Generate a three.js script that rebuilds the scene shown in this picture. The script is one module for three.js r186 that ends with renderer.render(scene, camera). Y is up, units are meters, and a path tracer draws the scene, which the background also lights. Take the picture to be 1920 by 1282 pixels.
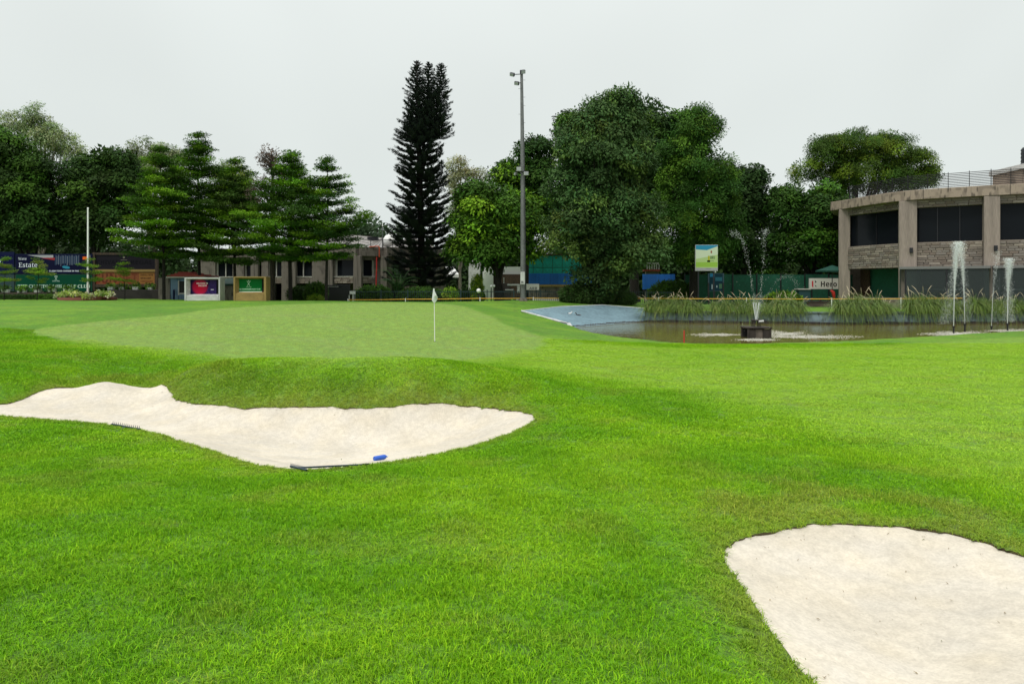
import * as THREE from 'three';
import { RoundedBoxGeometry } from 'three/addons/geometries/RoundedBoxGeometry.js';
import { createNoise2D } from 'simplex-noise';

// ---------- camera, sky, sun, exposure ----------
const F = 1400, CX = 960, HY = 535, EYE = 2.25;          // focal length in picture units, horizon row, eye height above the pond
const scene = new THREE.Scene();
const camera = new THREE.PerspectiveCamera(2 * Math.atan(641 / F) * 180 / Math.PI, 1920 / 1282, 0.1, 2000);
camera.position.set(0, EYE, 0);
camera.lookAt(0, EYE, -10);
camera.setViewOffset(1920, 1282, 0, 106, 1920, 1282);    // level camera with a dropped lens: uprights stay upright
const renderer = new THREE.WebGLRenderer({ antialias: true });
renderer.toneMapping = THREE.LinearToneMapping;
renderer.toneMappingExposure = 1.0;
renderer.shadowMap.enabled = true;

function rngOf(seed) { let s = seed | 0; return () => { s = (s + 0x6d2b79f5) | 0; let t = Math.imul(s ^ (s >>> 15), 1 | s); t = (t + Math.imul(t ^ (t >>> 7), 61 | t)) ^ t; return ((t ^ (t >>> 14)) >>> 0) / 4294967296; }; }
const noise = createNoise2D(rngOf(7)), noiseB = createNoise2D(rngOf(8)), noiseC = createNoise2D(rngOf(9));

{ // even overcast: a little brighter towards the zenith, faint cloud structure
  const w = 512, h = 256, data = new Float32Array(w * h * 4);
  for (let j = 0; j < h; j++) for (let i = 0; i < w; i++) {
    const el = ((j + 0.5) / h - 0.5) * Math.PI, az = (i + 0.5) / w * 2 * Math.PI, s = Math.sin(el), c = Math.cos(el);
    const k = s > 0 ? s : 0;
    const cl = 1 + 0.02 * noise(Math.cos(az) * c * 2.2 + 5, Math.sin(az) * c * 2.2 + s * 3) + 0.015 * noiseB(Math.cos(az) * c * 6, Math.sin(az) * c * 6 + s * 8);
    const L = (0.80 + 1.30 * k * k * k) * cl, o = (j * w + i) * 4;
    data[o] = L * (0.925 + 0.045 * k); data[o + 1] = L * 1.0; data[o + 2] = L * (0.975 + 0.015 * k); data[o + 3] = 1;
  }
  const sky = new THREE.DataTexture(data, w, h, THREE.RGBAFormat, THREE.FloatType);
  sky.mapping = THREE.EquirectangularReflectionMapping; sky.magFilter = THREE.LinearFilter; sky.wrapS = THREE.RepeatWrapping; sky.needsUpdate = true;
  scene.background = sky; scene.environment = sky;
}
const sun = new THREE.DirectionalLight(new THREE.Color(1, 0.96, 0.88), 1.5);
sun.position.set(-28, 70, 12); sun.target.position.set(0, 0, -25);
sun.castShadow = true; sun.shadow.radius = 22; sun.shadow.mapSize.set(2048, 2048);
Object.assign(sun.shadow.camera, { left: -60, right: 60, top: 60, bottom: -60, near: 1, far: 220 });
scene.add(sun, sun.target);

// ---------- helpers ----------
const V = (x, y, z) => new THREE.Vector3(x, y, z);
const W = (px, py, d) => V((px - CX) / F * d, EYE - (py - HY) / F * d, -d);   // a point seen at (px, py), d metres away
const yAt = (py, d) => EYE - (py - HY) / F * d;
const xAt = (px, d) => (px - CX) / F * d;
const clamp = (x, a = 0, b = 1) => Math.max(a, Math.min(b, x));
const smooth = (a, b, x) => { const t = clamp((x - a) / (b - a)); return t * t * (3 - 2 * t); };
const mixc = (a, b, t) => [a[0] + (b[0] - a[0]) * t, a[1] + (b[1] - a[1]) * t, a[2] + (b[2] - a[2]) * t];
const used = new Map();
const numbered = (name) => { const n = used.get(name) ?? 0; used.set(name, n + 1); return n ? name + '_' + String(n).padStart(3, '0') : name; };
const shade = (o) => { o.castShadow = true; o.receiveShadow = true; return o; };

class MB {   // mesh builder: triangles with own vertices (flat) or shared rings
  constructor() { this.p = []; this.u = []; this.i = []; this.c = []; }
  v(x, y, z, u = 0, w = 0, c) { this.p.push(x, y, z); this.u.push(u, w); if (c) this.c.push(c[0], c[1], c[2]); return this.p.length / 3 - 1; }
  tri(a, b, c) { this.i.push(a, b, c); return this; }
  quad(a, b, c, d, col) {   // four Vector3, uv in metres
    const w = a.distanceTo(b), h = a.distanceTo(d);
    const q = [this.v(a.x, a.y, a.z, 0, 0, col), this.v(b.x, b.y, b.z, w, 0, col), this.v(c.x, c.y, c.z, w, h, col), this.v(d.x, d.y, d.z, 0, h, col)];
    this.i.push(q[0], q[1], q[2], q[0], q[2], q[3]); return this;
  }
  box(x0, x1, y0, y1, z0, z1, col) {
    const P = (x, y, z) => V(x, y, z);
    this.quad(P(x0, y0, z1), P(x1, y0, z1), P(x1, y1, z1), P(x0, y1, z1), col); this.quad(P(x1, y0, z0), P(x0, y0, z0), P(x0, y1, z0), P(x1, y1, z0), col);
    this.quad(P(x1, y0, z1), P(x1, y0, z0), P(x1, y1, z0), P(x1, y1, z1), col); this.quad(P(x0, y0, z0), P(x0, y0, z1), P(x0, y1, z1), P(x0, y1, z0), col);
    this.quad(P(x0, y1, z1), P(x1, y1, z1), P(x1, y1, z0), P(x0, y1, z0), col); this.quad(P(x0, y0, z0), P(x1, y0, z0), P(x1, y0, z1), P(x0, y0, z1), col);
    return this;
  }
  tube(pts, rad, seg = 7, col) {   // tapered tube through Vector3 points
    let prev = null, up = V(0.31, 0.2, 0.93), len = 0;
    for (let k = 0; k < pts.length; k++) {
      const t = (k ? pts[k].clone().sub(pts[k - 1]) : pts[1].clone().sub(pts[0])).normalize();
      if (Math.abs(t.dot(up)) > 0.95) up = V(1, 0.1, 0);
      const a = up.clone().cross(t).normalize(), b = t.clone().cross(a), r = Array.isArray(rad) ? rad[k] : rad, ring = [];
      if (k) len += pts[k].distanceTo(pts[k - 1]);
      for (let s = 0; s <= seg; s++) { const an = s / seg * 2 * Math.PI, ca = Math.cos(an) * r, sa = Math.sin(an) * r; ring.push(this.v(pts[k].x + a.x * ca + b.x * sa, pts[k].y + a.y * ca + b.y * sa, pts[k].z + a.z * ca + b.z * sa, s / seg * 2 * Math.PI * r, len, col)); }
      if (prev) for (let s = 0; s < seg; s++) this.i.push(prev[s], prev[s + 1], ring[s + 1], prev[s], ring[s + 1], ring[s]);
      prev = ring;
    }
    return this;
  }
  geo(normals = true) {
    const g = new THREE.BufferGeometry();
    g.setAttribute('position', new THREE.Float32BufferAttribute(this.p, 3)); g.setAttribute('uv', new THREE.Float32BufferAttribute(this.u, 2));
    if (this.c.length === this.p.length) g.setAttribute('color', new THREE.Float32BufferAttribute(this.c, 3));
    g.setIndex(this.i); if (normals) g.computeVertexNormals(); return g;
  }
}
function mesh(name, geo, mat, parent, at) {           // parent given: a part; at in world metres, turned into the parent's own frame (no turn)
  const m = shade(new THREE.Mesh(geo, mat)); m.name = parent === scene ? numbered(name) : name;
  if (at) m.position.copy(at); if (parent !== scene && at) { let o = parent; while (o && o !== scene) { m.position.sub(o.position); o = o.parent; } }
  parent.add(m); return m;
}
function thing(name, label, category, at, group) {
  const g = new THREE.Group(); g.name = numbered(name); g.position.copy(at); g.userData = { label, category }; if (group) g.userData.group = group; scene.add(g); return g;
}
function tag(o, label, category, group) { o.userData.label = label; o.userData.category = category; if (group) o.userData.group = group; return o; }
function structure(name, geo, mat) { const m = mesh(name, geo, mat, scene); m.userData.kind = 'structure'; return m; }
function boxUV(w, h, d) {   // box centred on its origin, uv in metres
  const b = new MB(); b.box(-w / 2, w / 2, -h / 2, h / 2, -d / 2, d / 2); return b.geo();
}
const boxCache = new Map();
function bx(w, h, d, r = 0) {
  const k = [w, h, d, r].map((x) => x.toFixed(3)).join();
  if (!boxCache.has(k)) boxCache.set(k, r > 0 ? new RoundedBoxGeometry(w, h, d, 1, r) : boxUV(w, h, d));
  return boxCache.get(k);
}
// a box whose front face is seen between two picture corners at distance d, t metres deep
function pbox(parent, name, mat, x0, y0, x1, y1, d, t, r = 0) {
  const a = W(x0, y0, d), b = W(x1, y1, d);
  return mesh(name, bx(Math.abs(b.x - a.x), Math.abs(a.y - b.y), t, r), mat, parent, V((a.x + b.x) / 2, (a.y + b.y) / 2, -d - t / 2));
}
function ptube(parent, name, mat, pts, rad, seg = 8) {
  const o = V(0, 0, 0); let q = parent; while (q && q !== scene) { o.add(q.position); q = q.parent; }
  return mesh(name, new MB().tube(pts.map((p) => p.clone().sub(o)), rad, seg).geo(), mat, parent);
}

// ---------- textures and materials ----------
function pnoise(period, seed) {   // tileable value noise
  const r = rngOf(seed), t = new Float32Array(period * period).map(() => r());
  return (x, y) => {
    x = (x % 1 + 1) % 1 * period; y = (y % 1 + 1) % 1 * period;
    const i = Math.floor(x), j = Math.floor(y), a = x - i, b = y - j, u = a * a * (3 - 2 * a), v = b * b * (3 - 2 * b), i1 = (i + 1) % period, j1 = (j + 1) % period, i0 = i % period, j0 = j % period;
    return (t[j0 * period + i0] * (1 - u) + t[j0 * period + i1] * u) * (1 - v) + (t[j1 * period + i0] * (1 - u) + t[j1 * period + i1] * u) * v;
  };
}
function tex(n, f, srgb = true, rep = 1) {
  const d = new Uint8Array(n * n * 4);
  for (let j = 0; j < n; j++) for (let i = 0; i < n; i++) {
    const c = f(i / n, j / n), o = (j * n + i) * 4;
    for (let k = 0; k < 3; k++) d[o + k] = clamp(Array.isArray(c) ? c[k] : c) * 255;
    d[o + 3] = 255;
  }
  const t = new THREE.DataTexture(d, n, n); t.wrapS = t.wrapT = THREE.RepeatWrapping; t.magFilter = THREE.LinearFilter; t.minFilter = THREE.LinearMipmapLinearFilter; t.generateMipmaps = true;
  t.repeat.set(rep, rep); if (srgb) t.colorSpace = THREE.SRGBColorSpace; t.needsUpdate = true; return t;
}
const L = (r, g, b) => new THREE.Color().setRGB(r, g, b);
const std = (color, roughness = 0.8, more = {}) => new THREE.MeshStandardMaterial({ color, roughness, ...more });
const n8 = pnoise(8, 1), n32 = pnoise(32, 2), n128 = pnoise(128, 3), n256 = pnoise(256, 4), n16 = pnoise(16, 5), n64 = pnoise(64, 6);
const mottle = tex(512, (u, v) => 0.86 + 0.10 * (n8(u, v) - 0.5) + 0.12 * (n32(u, v) - 0.5) + 0.10 * (n128(u, v) - 0.5), true, 0.25);
const stain = tex(512, (u, v) => { const s = n32(u, v * 0.25) * 0.6 + n64(u, v * 0.2) * 0.4, p = n16(u, v); const k = 0.88 - 0.30 * smooth(0.62, 0.85, s) - 0.12 * smooth(0.5, 0.8, p) + 0.06 * (n256(u, v) - 0.5); return [k, k * 0.985, k * 0.96]; }, true, 0.25);
const grain = tex(512, (u, v) => 0.5 + 0.5 * (n256(u, v) - 0.5) + 0.35 * (n64(u, v) - 0.5), false, 0.5);
const turf = tex(1024, (u, v) => { const k = 0.80 + 0.30 * (n256(u, v) - 0.5) + 0.22 * (n256(u * 2, v * 2) - 0.5) + 0.16 * (n64(u, v) - 0.5) + 0.10 * (n16(u, v) - 0.5); const y = n32(u, v) - 0.5; return [k * (1 + 0.10 * y), k, k * (1 - 0.15 * y)]; }, true, 1 / 3.1);
const turfBump = tex(512, (u, v) => 0.5 + 0.6 * (n256(u, v) - 0.5) + 0.4 * (n64(u, v) - 0.5), false, 1 / 1.3);
const sandTex = tex(1024, (u, v) => {
  const sp = n256(u * 2, v * 2), k = 0.90 + 0.07 * (n256(u, v) - 0.5) + 0.06 * (n64(u, v) - 0.5) + 0.08 * (n8(u, v) - 0.5) - 0.07 * smooth(0.94, 0.99, sp);
  const y = n16(u, v) - 0.5; return [k * (1 + 0.012 * y), k, k * (1 - 0.03 * y)];
}, true, 1 / 3.7);
const sandBump = tex(512, (u, v) => 0.5 + 0.5 * (n64(u, v) - 0.5) + 0.3 * (n16(u, v) - 0.5) + 0.35 * (n256(u, v) - 0.5), false, 1 / 1.9);
const barkTex = tex(256, (u, v) => { const k = 0.6 + 0.5 * (n64(u, v * 0.15) - 0.5) + 0.4 * (n32(u, v * 0.5) - 0.5) + 0.3 * (n128(u, v) - 0.5); return [k, k * 0.97, k * 0.93]; }, true, 1);
const rippleTex = tex(512, (u, v) => 0.5 + 0.55 * (n16(u, v) - 0.5) + 0.35 * (n32(u + 0.3, v) - 0.5) + 0.2 * (n64(u, v) - 0.5), false, 1 / 5);

const M = {
  plaster: std(L(0.37, 0.305, 0.262), 0.9, { map: mottle, bumpMap: grain, bumpScale: 0.004 }),
  cornice: std(L(0.42, 0.345, 0.29), 0.9, { map: stain, bumpMap: grain, bumpScale: 0.004 }),
  greyPlaster: std(L(0.225, 0.20, 0.182), 0.9, { map: stain, bumpMap: grain, bumpScale: 0.004 }),
  whiteFrame: std(L(0.62, 0.60, 0.55), 0.6, { map: mottle }),
  white: std(L(0.72, 0.72, 0.71), 0.6, { map: mottle }),
  whitePlain: std(L(0.78, 0.78, 0.76), 0.55),
  glass: new THREE.MeshPhysicalMaterial({ color: L(0.008, 0.010, 0.013), roughness: 0.08, ior: 1.5, specularIntensity: 0.16 }),
  dark: std(L(0.012, 0.012, 0.013), 0.85),
  darkMetal: std(L(0.02, 0.02, 0.025), 0.45, { metalness: 0.4 }),
  galv: std(L(0.20, 0.205, 0.205), 0.5, { metalness: 0.35, map: mottle }),
  bark: std(L(0.10, 0.08, 0.062), 0.95, { map: barkTex, bumpMap: barkTex, bumpScale: 0.02 }),
  barkDark: std(L(0.035, 0.028, 0.024), 0.95, { map: barkTex, bumpMap: barkTex, bumpScale: 0.02 }),
  barkPale: std(L(0.33, 0.30, 0.26), 0.9, { map: barkTex, bumpMap: barkTex, bumpScale: 0.01 }),
  sand: std(L(0.715, 0.64, 0.53), 0.96, { map: sandTex, bumpMap: sandBump, bumpScale: 0.007 }),
  soil: std(L(0.10, 0.075, 0.03), 0.95, { map: mottle }),
  brick: std(L(0.23, 0.075, 0.05), 0.9, { map: mottle }),
  terrace: std(L(0.085, 0.055, 0.052), 0.9, { map: stain }),
  bluePaint: std(L(0.22, 0.345, 0.405), 0.7, { map: mottle, bumpMap: grain, bumpScale: 0.004 }),
  wallPaint: std(L(0.24, 0.34, 0.40), 0.8, { map: stain, bumpMap: grain, bumpScale: 0.004 }),
  wetStone: std(L(0.06, 0.05, 0.045), 0.6, { map: stain, bumpMap: grain, bumpScale: 0.01 }),
  rope: std(L(0.65, 0.36, 0.03), 0.7),
  navy: new THREE.MeshPhysicalMaterial({ color: L(0.006, 0.010, 0.045), roughness: 0.7, specularIntensity: 0.2 }),
  teal: std(L(0.0, 0.36, 0.30), 0.7, { map: mottle }),
  blue: std(L(0.004, 0.17, 0.62), 0.6, { map: mottle }),
  netGreen: std(L(0.006, 0.10, 0.055), 0.85, { map: mottle }),
  canopyGreen: std(L(0.004, 0.075, 0.05), 0.7, { map: mottle }),
  roofMetal: std(L(0.42, 0.40, 0.40), 0.5, { metalness: 0.2, map: stain }),
  red: std(L(0.45, 0.02, 0.018), 0.5),
  redRoof: std(L(0.42, 0.07, 0.045), 0.75, { map: mottle }),
  orangePipe: std(L(0.42, 0.06, 0.015), 0.5),
  kioskBlue: std(L(0.16, 0.27, 0.42), 0.8, { map: stain }),
  tan: std(L(0.40, 0.27, 0.085), 0.75, { map: mottle }),
  greyFrame: std(L(0.16, 0.16, 0.16), 0.6),
  wood: std(L(0.10, 0.055, 0.028), 0.7, { map: barkTex }),
  gold: std(L(0.22, 0.14, 0.03), 0.5),
  fence: std(L(0.008, 0.03, 0.035), 0.6),
  plastic: std(L(0.012, 0.03, 0.05), 0.45),
};
// ---------- the ground ----------
// control points of the ground: [px, py, h] (h = height above the pond) or world [x, z, h]
const ctl = [];
const G = (px, py, h) => { const d = (EYE - h) * F / (py - HY); return [xAt(px, d), -d, h]; };
const D = (px, py, d) => [xAt(px, d), -d, yAt(py, d)];
const bunkerLeftNear = [[-330, 764], [-160, 772], [0, 779], [110, 787], [210, 797], [300, 814], [400, 845], [490, 874], [560, 881], [640, 876], [720, 866], [850, 844], [950, 815], [1003, 786]];
const bunkerLeftFar = [[985, 772], [930, 766], [870, 762], [780, 762], [680, 766], [560, 765], [440, 765], [370, 758], [335, 750], [318, 740], [290, 729], [255, 726], [150, 731], [60, 744], [0, 757], [-160, 768 - 16], [-330, 752]];
const bunkerRight = [[1356, 1040], [1364, 1022], [1400, 1004], [1460, 993], [1530, 983], [1610, 983], [1700, 988], [1770, 996], [1830, 1010], [1880, 1026], [1925, 1041], [2010, 1075], [2070, 1140], [2050, 1260], [1930, 1390], [1750, 1440], [1620, 1390], [1525, 1282], [1470, 1215], [1420, 1145], [1385, 1090]];
for (const [x, y] of bunkerLeftNear) if (x > -200) ctl.push(G(x, y, x > 950 ? 0.06 : 0.04));
for (const [x, y] of bunkerLeftFar) if (x > -200) ctl.push(G(x, y, x > 950 ? 0.05 : 0.06 * smooth(440, 230, x)));
for (const [x, y] of bunkerRight) ctl.push(G(x, y, y > 1300 ? 0.16 : x < 1500 && y > 1030 ? 0.13 : 0.14));
for (const c of [[0, 1282, 3.5], [480, 1282, 3.4], [960, 1282, 3.4], [1380, 1282, 3.6], [0, 1080, 4.8], [0, 930, 7.2], [0, 850, 9.6], [300, 1000, 5.8], [500, 930, 7.35], [800, 1100, 4.9], [800, 930, 7.2],
  [1050, 1100, 4.85], [1200, 1200, 4.15], [1300, 1100, 4.98], [1200, 950, 7.1], [1000, 880, 8.4], [1300, 900, 7.9], [1500, 920, 7.45], [1700, 925, 7.4], [1900, 960, 6.75], [1900, 850, 9.5], [1600, 800, 11.3], [1200, 780, 12.2],
  [1900, 720, 16], [1500, 700, 17.8], [1100, 720, 15.8], [1300, 660, 23.5], [1700, 655, 24.5], [1920, 650, 25.5]]) ctl.push(D(...c));
for (const c of [[200, 702, 0.42], [350, 692, 0.50], [420, 697, 0.51], [500, 700, 0.51], [580, 704, 0.50], [650, 706, 0.50], [730, 708, 0.48], [800, 710, 0.46], [930, 726, 0.30], [1050, 748, 0.17], [50, 715, 0.32], [-150, 728, 0.28],
  [440, 733, 0.25], [560, 736, 0.24], [680, 738, 0.23], [800, 738, 0.21],
  [100, 650, 0.45], [300, 662, 0.44], [600, 682, 0.43], [800, 686, 0.39], [950, 680, 0.28], [813, 640, 0.3], [600, 630, 0.45], [300, 622, 0.6], [75, 620, 0.62], [500, 590, 0.95], [800, 590, 0.85], [700, 568, 1.2], [880, 575, 1.05],
  [935, 595, 0.74], [1000, 622, 0.42], [480, 573, 1.15], [250, 594, 0.95], [0, 592, 1.0], [0, 568, 1.22], [200, 563, 1.25], [380, 564, 1.25], [600, 564, 1.2], [-250, 600, 0.95], [-300, 566, 1.25],
  [1075, 614, 0.16], [1110, 624, 0.14], [1180, 634, 0.13], [1260, 641, 0.12], [1350, 644, 0.12], [1450, 643, 0.12], [1600, 638, 0.12], [1750, 630, 0.13], [1920, 621, 0.14], [2100, 612, 0.15],
  [978, 583, 0.8], [1050, 575, 0.9], [1130, 572, 0.95], [1210, 578, 0.75]]) ctl.push(G(...c));
for (const c of [[981, 564, 50], [1130, 567, 52.5], [1300, 574, 50], [1500, 576, 49], [900, 566, 49]]) ctl.push(D(...c));
ctl.push([0, 0, 0.56], [-3, 0, 0.52], [3, 0.5, 0.4], [0, 3, 0.6], [-7, -3, 0.36], [7, -2, 0.16], [-12, 0, 0.4], [12, 0, 0.2], [0, 8, 0.6], [-10, 8, 0.5], [10, 8, 0.4],
  [-36, -54, 1.25], [-40, -40, 1.2], [-24, -56, 1.2], [-13, -58, 0.7], [-4, -58, 0.8], [6, -58, 0.95], [14, -58, 0.8], [22, -58, 0.65], [32, -52, 0.65], [40, -46, 0.6], [30, -15, 0.15], [34, -30, 0.15], [-30, -12, 0.5], [-30, -24, 0.8], [0, -72, 0.8], [-40, -75, 1.1], [45, -70, 0.7], [-25, -90, 1], [25, -90, 0.8], [60, -60, 0.6], [-60, -60, 1.1]);
// far wall of the pond (world x, z at the water line) and its top
const wallFoot = [[1212, 603], [1300, 605], [1480, 606.5], [1570, 608], [1740, 607], [1930, 606], [2150, 606]].map(([x, y]) => { const d = EYE * F / (y - HY); return [xAt(x, d), -d]; });
for (const [x, z] of wallFoot) { ctl.push([x + 0.1, z - 1.3, 0.66]); }

function solveTPS(pts) {
  const n = pts.length, m = n + 3, A = Array.from({ length: m }, () => new Float64Array(m + 1)), U = (r2) => (r2 < 1e-9 ? 0 : 0.5 * r2 * Math.log(r2));
  for (let i = 0; i < n; i++) {
    for (let j = 0; j < n; j++) A[i][j] = U((pts[i][0] - pts[j][0]) ** 2 + (pts[i][1] - pts[j][1]) ** 2);
    A[i][i] += 0.12; // a little slack keeps it smooth
    A[i][n] = 1; A[i][n + 1] = pts[i][0]; A[i][n + 2] = pts[i][1]; A[n][i] = 1; A[n + 1][i] = pts[i][0]; A[n + 2][i] = pts[i][1]; A[i][m] = pts[i][2];
  }
  for (let c = 0; c < m; c++) {
    let p = c; for (let r = c + 1; r < m; r++) if (Math.abs(A[r][c]) > Math.abs(A[p][c])) p = r;
    [A[c], A[p]] = [A[p], A[c]];
    for (let r = c + 1; r < m; r++) { const f = A[r][c] / A[c][c]; if (f) for (let k = c; k <= m; k++) A[r][k] -= f * A[c][k]; }
  }
  const w = new Float64Array(m);
  for (let r = m - 1; r >= 0; r--) { let s = A[r][m]; for (let k = r + 1; k < m; k++) s -= A[r][k] * w[k]; w[r] = s / A[r][r]; }
  return (x, z) => { let s = w[n] + w[n + 1] * x + w[n + 2] * z; for (let i = 0; i < n; i++) { const r2 = (x - pts[i][0]) ** 2 + (z - pts[i][1]) ** 2; if (r2 > 1e-9) s += w[i] * 0.5 * r2 * Math.log(r2); } return s; };
}
const tpsH = solveTPS(ctl);
const ground = (x, z) => {
  const far = smooth(62, 80, Math.hypot(x * 0.8, z));
  const h = far < 1 ? tpsH(x, z) : 0;
  return h * (1 - far) + 0.9 * far + 0.012 * noise(x * 0.35, z * 0.35) + 0.006 * noiseB(x * 1.3, z * 1.3);
};
// where the line of sight through (px, py) meets the ground
function hit(px, py) {
  let d = 2.5, last = 1;
  for (; d < 75; d *= 1.01) { const y = yAt(py, d), g = ground(xAt(px, d), -d); if (y - g < 0 && last >= 0) break; last = y - g; }
  let a = d / 1.01, b = d; for (let k = 0; k < 12; k++) { const m = (a + b) / 2; if (yAt(py, m) - ground(xAt(px, m), -m) < 0) b = m; else a = m; }
  return [xAt(px, a), -a];
}
function loop(pts, n) { return new THREE.CatmullRomCurve3(pts.map(([x, z]) => V(x, 0, z)), true, 'centripetal').getSpacedPoints(n).slice(0, n).map((p) => [p.x, p.z]); }
function region(poly) {
  let x0 = 1e9, x1 = -1e9, z0 = 1e9, z1 = -1e9; for (const [x, z] of poly) { x0 = Math.min(x0, x); x1 = Math.max(x1, x); z0 = Math.min(z0, z); z1 = Math.max(z1, z); }
  const near = (x, z) => {   // [signed distance (inside < 0), nearest x, nearest z]
    let best = 1e9, bxx = 0, bz = 0, inside = false;
    for (let i = 0, j = poly.length - 1; i < poly.length; j = i++) {
      const [ax, az] = poly[j], [cx, cz] = poly[i], ex = cx - ax, ez = cz - az, t = clamp(((x - ax) * ex + (z - az) * ez) / (ex * ex + ez * ez)), qx = ax + ex * t, qz = az + ez * t, q = (x - qx) ** 2 + (z - qz) ** 2;
      if (q < best) { best = q; bxx = qx; bz = qz; }
      if ((az > z) !== (cz > z) && x < (cx - ax) * (z - az) / (cz - az) + ax) inside = !inside;
    }
    return [inside ? -Math.sqrt(best) : Math.sqrt(best), bxx, bz];
  };
  const sd = (x, z, pad = 3) => (x < x0 - pad || x > x1 + pad || z < z0 - pad || z > z1 + pad ? pad : near(x, z)[0]);
  return { poly, near, sd, x0, x1, z0, z1 };
}
const xz = (h) => ([px, py]) => { const g = G(px, py, h); return [g[0], g[1]]; };
const ragged = (poly, a, f, from) => poly.map(([x, z], i) => { const [px, pz] = poly[(i + poly.length - 1) % poly.length], [nx, nz] = poly[(i + 1) % poly.length], l = Math.hypot(nx - px, nz - pz), k = (from ? from(x, z) : 1) * a * (noise(x * f, z * f) + 0.5 * noiseB(x * f * 2.7, z * f * 2.7)); return [x + (nz - pz) / l * k, z - (nx - px) / l * k]; });
const sandLeft = region(ragged(loop([...bunkerLeftNear.map(([x, y]) => xz(0.04)([x, y])), ...bunkerLeftFar.map(([x, y]) => xz(x > 950 ? 0.05 : 0.06 * smooth(440, 230, x))([x, y]))], 420), 0.02, 2.2));
const sandRight = region(ragged(loop(bunkerRight.map(xz(0.14)), 300), 0.016, 4));
const apronTop = [[978, 583, 0.8], [1050, 575, 0.9], [1130, 572, 0.95], [1208, 578, 0.75]].map((c) => G(...c));
const pondPts = [...apronTop.map(([x, z]) => [x, z]), ...wallFoot.map(([x, z]) => [x + 0.1, z - 0.55]),
  ...[[2100, 612], [1920, 621], [1750, 630], [1600, 638], [1450, 643], [1350, 644], [1260, 641], [1180, 634], [1110, 624], [1075, 614]].map(xz(0.13))];
const pond = region((() => { const out = []; for (let i = 0; i < pondPts.length; i++) { const a = pondPts[i], b = pondPts[(i + 1) % pondPts.length], n = Math.max(1, Math.ceil(Math.hypot(a[0] - b[0], a[1] - b[1]) / 0.4)); for (let k = 0; k < n; k++) out.push([a[0] + (b[0] - a[0]) * k / n, a[1] + (b[1] - a[1]) * k / n]); } return out; })());
const holes = [sandLeft, sandRight, pond];

// mowing zones
const putting = region(loop([[60, 618], [150, 606], [300, 592], [420, 578], [520, 571], [640, 567.5], [800, 568], [870, 574], [915, 590], [950, 608], [1020, 634], [1000, 660], [900, 682], [760, 690], [560, 690], [380, 680], [200, 655], [90, 634]].map((p) => hit(...p)), 120));
const fairway = region(loop([[900, 600], [960, 612], [1040, 636], [1180, 648], [1340, 653], [1550, 650], [1750, 642], [1920, 633], [2200, 640], [2300, 760], [2000, 905], [1750, 850], [1550, 800], [1350, 752], [1180, 716], [1000, 694], [900, 680], [820, 640]].map((p) => hit(...p)), 120));
const bank = region(loop([[60, 722], [160, 704], [330, 697], [500, 703], [700, 710], [860, 716], [960, 738], [1010, 765], [985, 772], [870, 762], [680, 766], [440, 765], [335, 750], [290, 729], [150, 731]].map((p) => hit(...p)), 90));
const rough1 = region(loop([[1240, 905], [1350, 890], [1500, 900], [1650, 925], [1800, 940], [1930, 985], [1925, 1041], [1770, 996], [1610, 983], [1460, 993], [1364, 1022], [1300, 1010], [1240, 960]].map((p) => hit(...p)), 70));
const cGreen = [0.205, 0.335, 0.044], cFair = [0.188, 0.340, 0.021], cRough = [0.096, 0.248, 0.003], cStraw = [0.190, 0.215, 0.034], cDeep = [0.050, 0.165, 0.005], cLawn = [0.150, 0.308, 0.005];
function grassColor(x, z) {   // species and mowing, not light
  const n1 = noise(x * 0.13, z * 0.13), n2 = noiseB(x * 0.55, z * 0.55), n3 = noiseC(x * 2.1, z * 2.1);
  let c = mixc(cRough, cDeep, 0.22 * smooth(0.0, 1.0, 0.6 * n1 + 0.5 * n2));
  c = mixc(c, cLawn, smooth(-0.4, 0.7, -0.6 * n1 + 0.6 * noiseC(x * 0.4, z * 0.4)) * 0.9);
  c = mixc(c, cStraw, 0.28 * smooth(0.25, 0.85, noiseC(x * 0.7 + 9, z * 0.7) + 0.35 * n3));
  c = mixc(c, cStraw, 0.3 * smooth(0.25, -0.35, bank.sd(x, z) + 0.15 * n2));
  c = mixc(c, cStraw, 0.55 * smooth(0.2, -0.3, rough1.sd(x, z) + 0.22 * n2 + 0.12 * n3) * smooth(-0.7, 0.5, noiseC(x * 1.1, z * 1.1)));
  const rim = Math.min(sandLeft.sd(x, z, 2), sandRight.sd(x, z, 2));
  c = mixc(c, cStraw, 0.45 * smooth(0.4, 0.05, rim + 0.1 * n3));
  const fs = 0.35 + 1.1 * smooth(-24, -19, z), f = smooth(fs, -fs, fairway.sd(x, z, 4) + 0.35 * fs * n2), soft = 0.12 + 1.5 * smooth(-27, -20, z), g = smooth(0.06 + soft * 0.3, -0.15 - soft, putting.sd(x, z) + (0.04 + soft * 0.2) * n3);
  const streak = noise(x * 0.16 + z * 0.05, z * 0.85);
  let cf = mixc(cFair, cRough, 0.22 * smooth(-0.1, 0.9, streak) + 0.25 * smooth(0.2, 0.8, n1)); cf = mixc(cf, cStraw, 0.22 * smooth(0.2, 0.9, noiseC(x * 0.35, z * 0.7)));
  let cg = mixc(cGreen, cFair, 0.30 * smooth(-0.3, 0.9, noiseB(x * 0.11, z * 0.3))); cg = mixc(cg, [0.235, 0.29, 0.085], 0.35 * smooth(0.3, 0.9, noiseC(x * 0.2 + 3, z * 0.4)));
  c = mixc(c, cf, f); c = mixc(c, cg, g);
  return c;
}
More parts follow.
